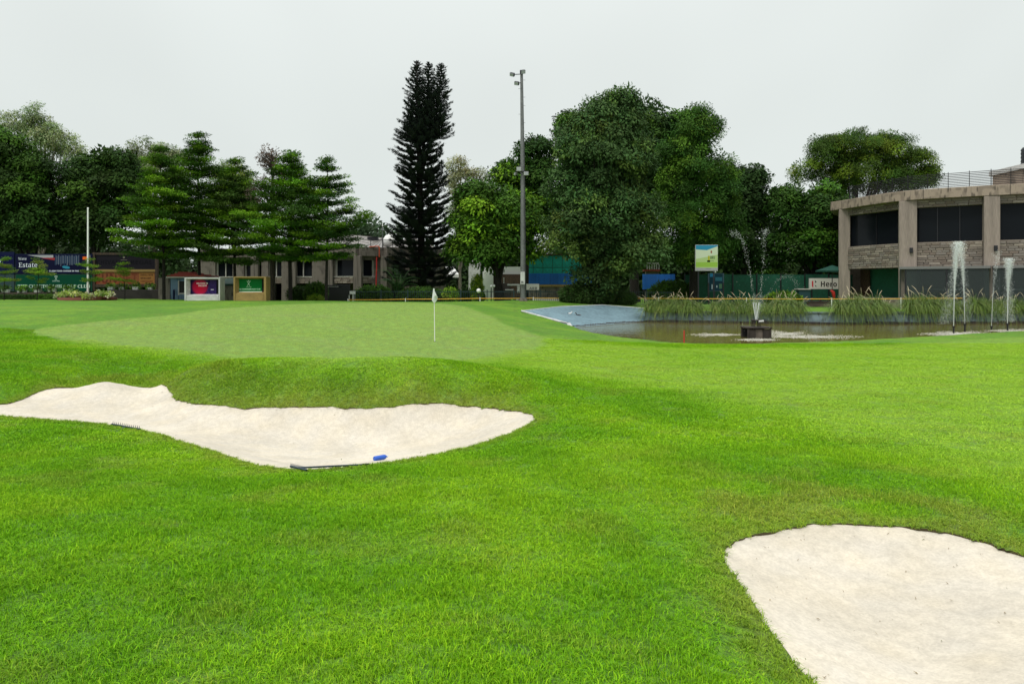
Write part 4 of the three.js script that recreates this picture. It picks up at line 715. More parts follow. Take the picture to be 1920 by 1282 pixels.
{
  const d = 58, foot = (px) => W(px, 562, d);
  const legs = (t, xs, y0, dd) => { for (const x of xs) pbox(t, 'leg', M.darkMetal, x - 1, y0, x + 1, 566, dd + 0.13, 0.1); };
  let t = thing('billboard', 'navy blue and green billboard at the far end of the terrace', 'billboard', foot(-20)); pbox(t, 'panel', M.navy, -80, 472, 25.5, 514, d, 0.12); pbox(t, 'lower_panel', std(L(0.004, 0.03, 0.035), 0.5), -80, 515, 25.5, 546, d, 0.12); legs(t, [-50, 10], 546, d);
  printOn(t, 'print', (g) => { g.fillStyle = '#04083a'; g.fillRect(0, 0, 30, 20); g.fillStyle = '#e8ecf2'; g.font = 'bold 7px serif'; g.fillText('y', 3.5, 13); }, -6, 478, 24, 498, d - 0.006);
  t = thing('billboard', 'navy blue estate billboard above the green club board', 'billboard', foot(100)); pbox(t, 'panel', M.navy, 28, 476, 172, 513.5, d - 0.1, 0.12); legs(t, [40, 100, 160], 513, d - 0.1);
  printOn(t, 'print', (g, w, h) => {
    g.fillStyle = '#060a2c'; g.fillRect(0, 0, w, h); g.fillStyle = '#dfe4ee'; fit(g, 'Wave', 4, 10, 16, '7px serif'); fit(g, 'Estate', 4.5, 23.5, 36, '11.5px serif'); fit(g, 'CLAIM YOUR CORNER IN THE', 62, 31.8, 56, 'bold 3.8px sans-serif');
    g.fillStyle = '#9a9aa0'; g.beginPath(); g.moveTo(20, 1); g.lineTo(70, 1); g.lineTo(70, 6); g.lineTo(55, 7); g.closePath(); g.fill(); g.fillStyle = '#8c2c30'; g.beginPath(); g.moveTo(45, 6.5); g.lineTo(74, 6); g.lineTo(72, 11); g.closePath(); g.fill();
    for (let k = 0; k < 22; k++) { g.fillStyle = ['#2a3f58', '#55606e', '#394a63', '#6a7480'][k % 4]; g.fillRect(73 + k * 2.1, 1 + (k % 3), 1.3, 19 - (k * 7 % 5)); }
    g.fillStyle = '#2c7f9a'; g.beginPath(); g.ellipse(94, 24, 7.5, 2.6, 0.15, 0, 7); g.fill(); g.fillStyle = '#e2661e'; g.fillRect(125, 4, 9, 5.5); g.fillStyle = '#c03060'; g.fillRect(134, 5, 4, 6);
  }, 29, 477, 171, 513, d - 0.106);
  t = thing('billboard', 'dark green billboard reading the golf club name in white serif letters', 'billboard', foot(98)); pbox(t, 'panel', std(L(0.004, 0.04, 0.024), 0.5), 28, 514.5, 172, 546, d - 0.1, 0.12); legs(t, [34, 98, 168], 546, d - 0.1);
  printOn(t, 'print', (g, w, h) => { g.fillStyle = '#00402c'; g.fillRect(0, 0, w, h); g.fillStyle = '#c9dcd0'; fit(g, 'THE CHANDIGARH GOLF CLUB', 3, 24.5, w - 6, 'bold 8.4px serif'); emblem(g, 75, 7, 6); fit(g, 'ESTD 1966', 68, 13.2, 14, '2.6px serif'); }, 29, 515, 171, 545.5, d - 0.106);
  t = thing('billboard', 'brown timber framed billboard with two dark stacked panels', 'billboard', foot(232)); const dd = d - 0.05;
  pbox(t, 'frame', M.wood, 172.5, 473, 177, 545, dd, 0.25); pbox(t, 'frame', M.wood, 290, 473, 294.5, 545, dd, 0.25); pbox(t, 'frame', M.wood, 177, 473.5, 290, 477.5, dd + 0.02, 0.2); pbox(t, 'frame', M.gold, 177, 505, 290, 509.5, dd + 0.02, 0.2); pbox(t, 'frame', M.wood, 177, 533, 290, 538, dd + 0.02, 0.2);
  pbox(t, 'panel', std(L(0.014, 0.012, 0.016), 0.5), 177, 477.5, 290, 505, dd + 0.1, 0.1); pbox(t, 'lower_panel', std(L(0.14, 0.07, 0.04), 0.6), 177, 509.5, 290, 533, dd + 0.1, 0.1);
  printOn(t, 'print', (g, w, h) => { g.fillStyle = '#1b1820'; g.fillRect(0, 0, w, h); g.fillStyle = '#04040a'; fit(g, 'CHIVAS', 2, 17.5, 42, 'bold 11px sans-serif'); fit(g, 'REGAL', 66, 17.5, 42, 'bold 11px sans-serif'); g.fillStyle = '#787468'; g.beginPath(); g.arc(54, 4.5, 1.8, 0, 7); g.fill(); g.fillRect(48, 9, 12, 0.7); }, 177.5, 478, 289.5, 504.5, dd + 0.094);
  printOn(t, 'print', (g, w, h) => { g.fillStyle = '#7b4a30'; g.fillRect(0, 0, w, h); g.fillStyle = '#5a2c20'; g.font = 'bold 25px sans-serif'; fit(g, 'SUN', 0, 21, 42, 'bold 25px sans-serif'); g.fillStyle = '#6a3826'; fit(g, 'SET', 44, 21, 36, 'bold 25px sans-serif'); g.fillStyle = '#8d6436'; g.fillRect(83, 1, 28, 20.5); g.fillStyle = '#8a3324'; for (let k = 0; k < 6; k++) g.fillRect(2 + k * 12, 19 + (k % 2), 6, 1.4); g.fillStyle = '#2c1410'; fit(g, 'ENROLL NOW', 85, 6.8, 24, 'bold 5px sans-serif'); fit(g, 'WEBCAMP', 85, 13, 20, 'bold 5px sans-serif'); g.fillStyle = '#501c14'; fit(g, 'CHANDIGARH', 85, 19, 23, 'bold 4.4px sans-serif'); }, 177.5, 510, 289.5, 532.5, dd + 0.094);
}
{ // terrace edge, low walls, hedge
  let m = pbox(scene, 'terrace_wall', M.terrace, -120, 548.5, 108, 572, 55.5, 0.5, 0.03); tag(m, 'low reddish terrace wall under the green billboard', 'wall');
  m = pbox(scene, 'terrace_wall', std(L(0.03, 0.024, 0.024), 0.85, { map: stain }), 200, 543, 331, 572, 55.4, 0.5, 0.03); tag(m, 'low dark terrace wall under the timber billboard', 'wall');
  const planters = [[10, 549, 13, 5, 'long white planter beneath the navy and green end billboard'], [36, 549, 6, 5, 'small white pot beneath the word THE, beside its twin', 'twin pots beneath the word THE'], [45, 549, 6, 5, 'small white pot beneath the word THE, beside its twin', 'twin pots beneath the word THE'], [70, 548, 12, 4.5, 'long white planter beneath the first half of the word CHANDIGARH'], [93, 547, 5, 4, 'small white pot beneath the second half of the word CHANDIGARH, beside its twin', 'twin pots beneath CHANDIGARH'], [101, 547, 5, 4, 'small white pot beneath the second half of the word CHANDIGARH, beside its twin', 'twin pots beneath CHANDIGARH'], [122, 546, 5, 4, 'small white pot beneath the word GOLF, beside its twin', 'twin pots beneath the word GOLF'], [131, 546, 5, 4, 'small white pot beneath the word GOLF, beside its twin', 'twin pots beneath the word GOLF'], [207, 543, 11, 4, 'white planter on the dark wall beneath the letters SUN'], [228, 543, 10, 3.5, 'white planter on the dark wall beneath the letters SET'], [254, 543, 11, 4, 'white planter on the dark wall where picture and text panel meet'], [281, 543, 10, 3, 'white planter on the dark wall beneath the small text panel']];
  const pr = rngOf(90);
  const plant = (t, at, n, rad, kind, cols, sc) => { const list = []; for (let k = 0; k < n; k++) { const v = rv(pr), s = sc * (0.7 + 0.6 * pr()); list.push([V(v.x * rad, Math.abs(v.y) * rad * 0.9 + at, v.z * rad), new THREE.Quaternion().setFromEuler(new THREE.Euler(pr() - 0.5, pr() * 6.28, pr() - 0.5)), V(s, s, s), vary(pr, cols[Math.floor(pr() * cols.length)], 0.3)]); } return crownMesh(t, kind, list, leafMat, 'plant'); };
  for (const [px, py, w, h, lab, grp] of planters) {
    const d = 55.7, top = W(px, py - h, d), t = thing('planter', lab, 'planter', V(top.x, yAt(py, d), -d), grp);
    const hw = w / F * d / 2, hh = h / F * d + 0.06, b = new MB(); const q = [0.82, 1].map((k, j) => [[-1, 1], [1, 1], [1, -1], [-1, -1]].map(([x, z]) => V(x * hw * k, j * hh, z * 0.16 * k)));
    for (let k = 0; k < 4; k++) b.quad(q[0][k], q[0][(k + 1) % 4], q[1][(k + 1) % 4], q[1][k]); b.quad(...q[1]); mesh('pot', b.geo(), M.white, t);
    plant(t, hh, 9 + w, Math.max(0.24, hw), 'broad', [midGreen, dkGreen, freshGreen], 0.42);
  }
  const hr = rngOf(91);
  for (const [x0, x1, y, lab] of [[-60, 70, 560, 'clipped dark hedge below the reddish terrace wall'], [70, 112, 557, 'loose low shrub border beside the flower bed']]) {
    const d = 53, a = W(x0, y, d), b = W(x1, y, d), base = V((a.x + b.x) / 2, ground((a.x + b.x) / 2, -d), -d), t = thing('hedge', lab, 'hedge', base), list = []; for (let k = 0; k < (x1 - x0) * 4; k++) { const s = 0.4 + 0.3 * hr(); list.push([V((hr() - 0.5) * (b.x - a.x), 0.02 + hr() * 0.16, (hr() - 0.5) * 0.5), new THREE.Quaternion().setFromEuler(new THREE.Euler(hr(), hr() * 6, hr())), V(s, s, s), vary(hr, x0 < 0 ? dkGreen : midGreen, 0.4)]); } crownMesh(t, 'fine', list, leafMat, 'foliage_mass');
    const stems = new MB(); for (let k = 0; k < 20; k++) { const x = (k / 19 - 0.5) * (b.x - a.x) * 0.95; stems.tube([V(x, -0.05, 0), V(x, 0.16, 0.05)], [0.02, 0.012], 5); } mesh('stems', stems.geo(), M.barkDark, t);
  }
  // flagpole in its round brick bed, with pots of pale flowers
  const d = 51, fx = xAt(164, d), fy = ground(fx, -d), bed = thing('flower_bed', 'round brick-edged bed at the foot of the white flagpole', 'flower bed', V(fx, fy, -d)); 
  mesh('brick_ring', new THREE.LatheGeometry([[1.75, -0.1], [1.8, 0.16], [1.62, 0.18], [1.6, 0.08]].map(([x, y]) => new THREE.Vector2(x, y)), 40), M.brick, bed); mesh('brick_step', new THREE.CylinderGeometry(0.75, 0.8, 0.42, 28).translate(0, 0.2, 0), M.brick, bed); mesh('bed_soil', new THREE.CylinderGeometry(1.61, 1.61, 0.1, 40).translate(0, 0.08, 0), M.soil, bed);
  const pole = thing('flagpole', 'bare white flagpole standing in the round brick bed', 'flagpole', V(fx, fy + 0.41, -d)); ptube(pole, 'pole', M.whitePlain, [V(fx, fy + 0.4, -d), V(fx, yAt(391, d), -d)], [0.07, 0.05], 12); ptube(pole, 'finial', M.whitePlain, [V(fx, yAt(391, d), -d), V(fx, yAt(389, d), -d)], [0.07, 0.03], 10); pbox(pole, 'cleat', M.galv, 164.5, 478, 168, 483, d - 0.02, 0.08);
  for (const [px, dz, s] of [[122, 0.9, 1], [133, 1.15, 1.1], [146, 1.35, 1.05], [163, 1.45, 0.8], [186, 1.25, 1], [202, 0.95, 1.1], [110, 0.5, 0.8]]) {
    const x = xAt(px, d - dz), t = thing('flower_pot', px === 163 ? 'small clay pot of white flowers on the brick step before the flagpole' : px < 163 ? 'clay pot of white and lime flowers on the billboard side of the flagpole' : 'clay pot of white and lime flowers on the timber board side of the flagpole', 'flower pot', V(x, ground(x, -d + dz) + 0.0, -d + dz), px === 163 ? undefined : px < 163 ? 'flower pots on the club board side' : 'flower pots on the timber board side'); mesh('pot', new THREE.LatheGeometry([[0, 0], [0.13, 0], [0.19, 0.24], [0.21, 0.26], [0.17, 0.26]].map(([a, c]) => new THREE.Vector2(a * s, c * s)), 16), M.brick, t);
    plant(t, 0.28 * s, 26, 0.30 * s, 'broad', [[0.5, 0.58, 0.16], [0.72, 0.72, 0.5], [0.2, 0.34, 0.05], [0.5, 0.6, 0.14]], 0.36);
  }
}
{ // kiosk, screens, awning
  const d = 54, t = thing('kiosk', 'small pale blue kiosk with a red stepped roof', 'kiosk', W(330, 560, d));
  pbox(t, 'wall', M.kioskBlue, 319, 521, 352, 572, d, 2.2, 0.02); pbox(t, 'eaves', M.whiteFrame, 310, 518.6, 385, 521, d - 0.3, 2.8, 0.02); for (let k = 0; k < 4; k++) pbox(t, 'roof_tile_course', M.redRoof, 312 + k * 7, 516.2 - k * 2.2 + 0.05, 383 - k * 9, 518.5 - k * 2.2, d - 0.25 + k * 0.28, 2.6 - k * 0.5, 0.01);
  pbox(t, 'door', M.dark, 335, 527, 350, 549, d - 0.02, 0.1); pbox(t, 'door_frame', M.whiteFrame, 333, 525.5, 335, 553, d - 0.05, 0.1); pbox(t, 'door_sill', M.whiteFrame, 335, 549, 350, 551.5, d - 0.05, 0.12); pbox(t, 'bollard', M.navy, 323.5, 543, 326, 566, d - 0.35, 0.12, 0.02);
  const m = pbox(scene, 'grey_hut', M.greyPlaster, 296, 521, 318, 572, d + 0.3, 1.4, 0.02); tag(m, 'plain grey block beside the blue kiosk', 'hut');
  const screen = (label, x0, x1, y0, y1, d2, mat, inner, ix0, ix1, iy0, iy1, draw) => {
    const s = thing('display_stand', label, 'display', W((x0 + x1) / 2, y1 + 3, d2)), dp = 0.85;
    pbox(s, 'side', mat, x0, y0 + 1.5, ix0, y1 + 4, d2, dp, 0.015); pbox(s, 'side', mat, ix1, y0 + 1.5, x1, y1 + 4, d2, dp, 0.015); pbox(s, 'hood', mat, x0, y0 - 0.5, x1, y0 + 1.5, d2 - 0.001, dp + 0.004, 0.01); pbox(s, 'plinth', mat, ix0, iy1 + 1, ix1, y1 + 4, d2 + 0.04, dp - 0.08, 0.015);
    // bevelled reveals from the front edges back to the screen
    const e = 0.42, A = (px, py, dd) => W(px, py, d2).setZ(-dd), o = s.position, b = new MB(), k = 3.4, P = [A(ix0, y0 + 1.5, d2 + 0.01), A(ix1, y0 + 1.5, d2 + 0.01), A(ix1, iy1 + 1, d2 + 0.05), A(ix0, iy1 + 1, d2 + 0.05)].map((v) => v.sub(o)), I = [A(ix0 + k, iy0 + 2, d2 + e), A(ix1 - k, iy0 + 2, d2 + e), A(ix1 - k, iy1 - 1.5, d2 + e), A(ix0 + k, iy1 - 1.5, d2 + e)].map((v) => v.sub(o));
    for (let q = 0; q < 4; q++) b.quad(P[q], P[(q + 1) % 4], I[(q + 1) % 4], I[q]); mesh('reveal', b.geo(), inner, s); pbox(s, 'screen_housing', M.dark, ix0 + 1.5, iy0 + 1, ix1 - 1.5, iy1 - 0.5, d2 + e + 0.03, 0.2);
    printOn(s, 'screen', draw, ix0 + k, iy0 + 2, ix1 - k, iy1 - 1.5, d2 + e - 0.004, 0.25, 10); return s;
  };
  screen('white framed outdoor screen showing a red and purple picture', 345, 412, 521, 563, 49.5, M.white, M.white, 348, 409, 522, 553, (g, w, h) => {
    g.fillStyle = '#15103c'; g.fillRect(0, 0, w, h); const gr = g.createRadialGradient(w * 0.42, h * 0.5, 2, w * 0.42, h * 0.5, h * 0.7); gr.addColorStop(0, '#c01030'); gr.addColorStop(0.65, '#a0143c'); gr.addColorStop(1, '#15103c00'); g.fillStyle = gr; g.fillRect(0, 0, w, h); g.strokeStyle = '#6a4a9a'; g.lineWidth = 0.4; for (let k = 0; k < 7; k++) { g.beginPath(); g.moveTo(w * (0.65 + k * 0.05), h); g.lineTo(w * (0.8 + 0.03 * k), 0); g.stroke(); }
    g.fillStyle = '#f3eef2'; fit(g, 'WELCOME TO', w * 0.3, h * 0.30, w * 0.4, 'bold 4px sans-serif'); fit(g, 'THE BEST', w * 0.36, h * 0.46, w * 0.3, 'bold 4px sans-serif'); g.fillStyle = '#d8d4e4'; g.fillRect(w * 0.8, h * 0.66, w * 0.1, h * 0.05);
  });
  screen('tan framed outdoor screen showing the club name on green', 437, 498.5, 519, 565, 48.5, M.tan, M.tan, 440, 494, 521, 549, (g, w, h) => { g.fillStyle = '#046a2c'; g.fillRect(0, 0, w, h); emblem(g, w * 0.47, h * 0.36, h * 0.28); g.fillStyle = '#d5efdc'; fit(g, 'ESTD 1966', w * 0.38, h * 0.66, w * 0.2, '2.4px sans-serif'); fit(g, 'THE CHANDIGARH GOLF CLUB', w * 0.06, h * 0.82, w * 0.88, 'bold 3.2px sans-serif'); g.fillStyle = '#e8f0ea'; g.fillRect(0, h * 0.95, w, h * 0.05); });
  const aw = thing('awning', 'green awning over a dark doorway between the two screens', 'awning', W(425, 560, 57)), b = new MB(), q = (x, y, dd) => W(x, y, dd).sub(aw.position); b.quad(q(411, 532, 56), q(438, 532, 56), q(438, 521, 58), q(417, 523, 58)); b.quad(q(411, 535, 56), q(438, 535, 56), q(438, 532, 56), q(411, 532, 56)); mesh('awning_cloth', b.geo(), M.canopyGreen, aw); pbox(aw, 'beam', M.greyPlaster, 411, 535, 438, 538, 56.2, 0.3); pbox(aw, 'post', M.greyPlaster, 411, 538, 413, 575, 56.2, 0.2); pbox(aw, 'doorway', M.greyPlaster, 413, 538, 438, 575, 58.5, 0.2);
}
const palmMats = [[0.03, 0.11, 0.014], [0.045, 0.14, 0.018], [0.022, 0.08, 0.012]].map((c) => new THREE.MeshPhysicalMaterial({ color: L(...c), roughness: 0.6, side: THREE.DoubleSide }));
// shrubs in front of the clubhouse wing
{
  const r = rngOf(95);
  const bush = (px, d, w, h, cols, lab, kind = 'broad', sz = 0.55, name = 'shrub') => { const x = xAt(px, d), t = thing(name, lab, 'shrub', V(x, ground(x, -d), -d)), list = [], hw = w / F * d / 2, hh = h / F * d; for (let k = 0; k < 40 + w * h * 0.25; k++) { const v = rv(r), s = sz * (0.7 + 0.6 * r()); list.push([V(v.x * hw, hh * (0.5 + 0.48 * v.y), v.z * hw * 0.7), new THREE.Quaternion().setFromEuler(new THREE.Euler(r(), r() * 6, r())), V(s, s, s), vary(r, cols[Math.floor(r() * cols.length)], 0.3)]); } crownMesh(t, kind, list, leafMat, 'foliage_mass'); const st = new MB(); for (let k = 0; k < 5; k++) st.tube([V((r() - 0.5) * 0.2, -0.05, 0), V((r() - 0.5) * hw, hh * 0.6, 0)], [0.03, 0.015], 5); mesh('stems', st.geo(), M.barkDark, t); return t; };
  bush(592, 53, 34, 34, [dkGreen, dkGreen, midGreen], 'round dark shrub beside the dark sign wall'); bush(592, 52.4, 24, 12, [freshGreen, yellGreen], 'low lime edging plant in front of the round dark shrub', 'fine', 0.4); bush(560, 54, 34, 26, [dkGreen], 'dark shrub between the tan screen and the sign wall');
  bush(700, 54, 60, 30, [dkGreen, midGreen], 'dark shrub at the clubhouse wing corner'); bush(790, 54.5, 80, 26, [dkGreen, dkGreen, midGreen], 'low dark hedge under the tall pine'); bush(845, 54, 20, 24, [freshGreen, yellGreen, midGreen], 'small bright shrub right of the putting flag'); bush(895, 55, 16, 50, [midGreen, freshGreen, yellGreen], 'thin bright climber on a trunk behind the fence', 'broad', 0.45); bush(870, 57, 70, 22, [dkGreen], 'dark shrubbery behind the iron fence');
  bush(1100, 50.5, 90, 30, [[0.04, 0.075, 0.02], dkGreen], 'dark undergrowth at the foot of the grey-green tree', 'big', 0.6); bush(1160, 51, 60, 22, [[0.04, 0.075, 0.02], dkGreen], 'dark leafy undergrowth by the apron top', 'broad', 0.5); bush(1260, 58.5, 80, 40, [dkGreen, midGreen], 'dark shrubs before the blue slatted hoarding'); bush(1470, 56, 60, 24, [midGreen, dkGreen, freshGreen], 'leafy shrubs before the green netting', 'broad', 0.5);
  // feathery palm at the corner of the wing
  const d = 55, x = xAt(745, d), t = thing('areca_palm', 'feathery green palm cluster before the clubhouse wing', 'palm', V(x, ground(x, -d), -d)), st = new MB();
  for (let k = 0; k < 22; k++) {
    const a = r() * 6.28, l = 1.5 + 1.2 * r(), e = 0.9 + 0.5 * r(), s = V((r() - 0.5) * 0.5, 0.3 + 0.9 * r(), (r() - 0.5) * 0.5), fr = new MB(), pt = (f) => V(s.x + Math.cos(a) * l * 0.75 * f * f * 0.9 + Math.cos(a) * 0.2 * f, s.y + l * (e * f - 0.75 * f * f * f * 0.8), s.z + Math.sin(a) * l * 0.75 * f * f * 0.9 + Math.sin(a) * 0.2 * f);
    fr.tube([0, 0.3, 0.6, 0.85, 1].map(pt), [0.02, 0.016, 0.012, 0.008, 0.004], 4);
    for (let f = 0.2; f < 1; f += 0.045) for (const sd of [-1, 1]) { const p = pt(f), dir = V(Math.cos(a) * 0.7 - Math.sin(a) * sd, -0.15 + 0.2 * (r() - 0.5), Math.sin(a) * 0.7 + Math.cos(a) * sd).normalize(); leaf(fr, p, dir, V(0, 1, 0).addScaledVector(dir, -dir.y).normalize(), 0.5 * (1.1 - 0.5 * f), 0.05); }
    mesh('frond', fr.geo(), palmMats[k % 3], t); st.tube([V(s.x * 0.4, -0.05, s.z * 0.4), s], [0.04, 0.025], 5);
  }
  mesh('stems', st.geo(), M.bark, t);
}
// ---------- fence, rope, pole, odds and ends behind the green ----------
{
  const d = 53, x0 = 664, x1 = 1262, n = 12, fg = thing('iron_fence', 'dark green iron railing fence running behind the green', 'fence', V(xAt(960, d), 0.9, -d));
  const top = (px) => (px < 980 ? 546 : 546 + (px - 980) * 0.006);
  for (let k = 0; k < n; k++) {
    const a = x0 + (x1 - x0) * k / n, b = x0 + (x1 - x0) * (k + 1) / n, pm = new MB(), o = fg.position, A = W(a, top(a), d), B = W(b, top(b), d), low = 0.45;
    for (const y of [A.y - 0.03, low + 0.15]) pm.box(A.x - o.x, B.x - o.x, y - 0.02 - o.y, y + 0.02 - o.y, -0.02, 0.02);
    for (let x = A.x + 0.08; x < B.x; x += 0.14) pm.box(x - 0.010 - o.x, x + 0.010 - o.x, low - o.y, A.y + 0.06 - o.y, -0.010, 0.010);
    mesh('railing_panel', pm.geo(), M.fence, fg); pbox(fg, 'fence_post', M.fence, a - 0.9, top(a) - 3, a + 0.9, 590, d - 0.03, 0.07);
  }
  const rd = 51, pts = [[652, 562], [760, 561], [900, 559.5], [1000, 559], [1120, 558.5], [1235, 559.5], [1400, 560], [1560, 560.5], [1690, 560], [1920, 557]], dep = [51, 51.3, 51.5, 51.5, 51.5, 51, 49.5, 48, 47.2, 46.4], stakeAt = ['at the rope end by the small notice board', 'before the feathery palm', 'in front of the white globe lamp', 'beside the foot of the floodlight pole', 'under the big grey-green tree', 'before the blue slatted hoarding', 'behind the boxed fountain float', 'beside the red bundle', 'before the second column of the stone building', 'behind the thick plume jet'];
  const rp = thing('boundary_rope', 'long yellow rope strung between stakes behind the green and pond', 'rope', W(1300, 560, 50)), line = []; pts.forEach(([x, y], k) => { line.push(W(x, y, dep[k])); if (k + 1 < pts.length) line.push(W((x + pts[k + 1][0]) / 2, (y + pts[k + 1][1]) / 2 + 0.5, (dep[k] + dep[k + 1]) / 2)); });
  ptube(rp, 'rope_line', M.rope, line, 0.028, 5);
  pts.forEach(([x, y], k) => { const p = W(x, y, dep[k]), g = Math.min(ground(p.x, p.z), p.y - 0.2), s = thing('rope_stake', 'thin white rope stake ' + stakeAt[k], 'stake', V(p.x, g, p.z), 'stakes of the yellow rope'); ptube(s, 'stake_shaft', M.whitePlain, [V(p.x, g - 0.1, p.z), V(p.x, p.y + 0.05, p.z)], 0.03, 6); ptube(s, 'stake_cap', M.whitePlain, [V(p.x, p.y + 0.04, p.z), V(p.x, p.y + 0.075, p.z)], [0.038, 0.02], 6); });
}
{ // floodlight pole
  const d = 50, fx = xAt(981, d), fy = ground(fx, -d), t = thing('floodlight_pole', 'tall grey floodlight pole behind the green', 'lamp post', V(fx, fy, -d));
  ptube(t, 'pole', M.galv, [V(fx, fy - 0.2, -d), W(980.5, 350, d), W(978, 137, d)], [0.19, 0.155, 0.095], 14);
  pbox(t, 'base_block', M.greyPlaster, 974, 559, 989, 572, d - 0.25, 0.5, 0.03); pbox(t, 'junction_box', M.white, 975.8, 509.5, 984, 533, d - 0.32, 0.12, 0.01); pbox(t, 'box_label', M.greyFrame, 977, 527, 981.5, 531, d - 0.325, 0.02);
  const lamp = (px, py, w, h, dd, rx, ry, mat) => { const l = mesh('floodlight', bx(w / F * d, h / F * d, 0.16, 0.02), mat, t, W(px, py, dd)); l.rotation.set(rx, ry, 0); const f = shade(new THREE.Mesh(bx(w / F * d * 0.84, h / F * d * 0.8, 0.02), std(L(0.35, 0.37, 0.38), 0.2))); f.name = 'lens'; f.position.z = 0.09; l.add(f); return l; };
  lamp(960.5, 139.5, 9, 6.5, d - 0.2, 0.7, -0.5, M.darkMetal); lamp(980, 134.5, 10, 7, d - 0.2, 0.5, 0.5, M.darkMetal); lamp(969, 156, 9, 6.5, d - 0.2, 0.6, -0.4, M.darkMetal);
  ptube(t, 'arm', M.darkMetal, [W(977, 139, d), W(964, 139.5, d - 0.1)], 0.03, 6); ptube(t, 'arm', M.darkMetal, [W(978, 155, d), W(971, 156, d - 0.1)], 0.03, 6); ptube(t, 'cross_arm', M.darkMetal, [W(966, 321.5, d - 0.2), W(991, 322, d - 0.2)], 0.045, 6);
  lamp(973, 317, 8.5, 7.5, d - 0.32, 0.1, -0.1, M.white); lamp(986.5, 325.5, 8.5, 6.5, d - 0.32, 0.1, 0.1, M.white); lamp(967, 326, 5, 4.5, d - 0.3, 0.3, -0.9, M.galv);
  for (let k = 0; k < 12; k++) { const py = 150 + k * 16, sd = k % 3 === 1 ? -1 : 1; ptube(t, 'climbing_rung', M.galv, [W(978.6 + (py - 137) * 0.009, py, d), W(978.6 + sd * 6.5, py, d)], 0.012, 4); }
}
{ // golf flag
  const [hx, hz] = hit(815, 640), hy = ground(hx, hz), d = -hz, t = thing('golf_flag', 'white hole flag on a thin white stick on the green', 'golf flag', V(hx, hy, hz));
  ptube(t, 'flagstick', M.whitePlain, [V(hx, hy - 0.15, hz), V(hx - 0.02, yAt(541, d), hz)], [0.016, 0.011], 8); mesh('hole_cup', new THREE.CylinderGeometry(0.054, 0.054, 0.012, 24), M.dark, t);
  const b = new MB(), out = [[812.6, 540, 0], [815.5, 546, 0.05], [819, 553, 0.09], [821, 557, 0.02], [819, 563, -0.06], [815.5, 567.5, 0.02], [813.5, 567.5, 0.04], [810, 563, 0.06], [811, 553, 0.03]].map(([x, y, z]) => W(x, y, d).add(V(0, 0, z + 0.03)).sub(t.position)), c = W(814.5, 556, d).add(V(0, 0, 0.07)).sub(t.position);
  for (let k = 0; k < out.length; k++) b.i.push(b.v(c.x, c.y, c.z), b.v(...out[k].toArray()), b.v(...out[(k + 1) % out.length].toArray()));
  for (let k = 0; k < out.length; k++) { const q = (v) => b.v(v.x, v.y, v.z - 0.012 - (v === c ? 0.03 : 0)); b.i.push(q(c), q(out[(k + 1) % out.length]), q(out[k])); }
  mesh('flag_cloth', b.geo(), new THREE.MeshPhysicalMaterial({ color: L(0.74, 0.77, 0.76), roughness: 0.9, side: THREE.DoubleSide, transmission: 0.25, thickness: 0 }), t);
}
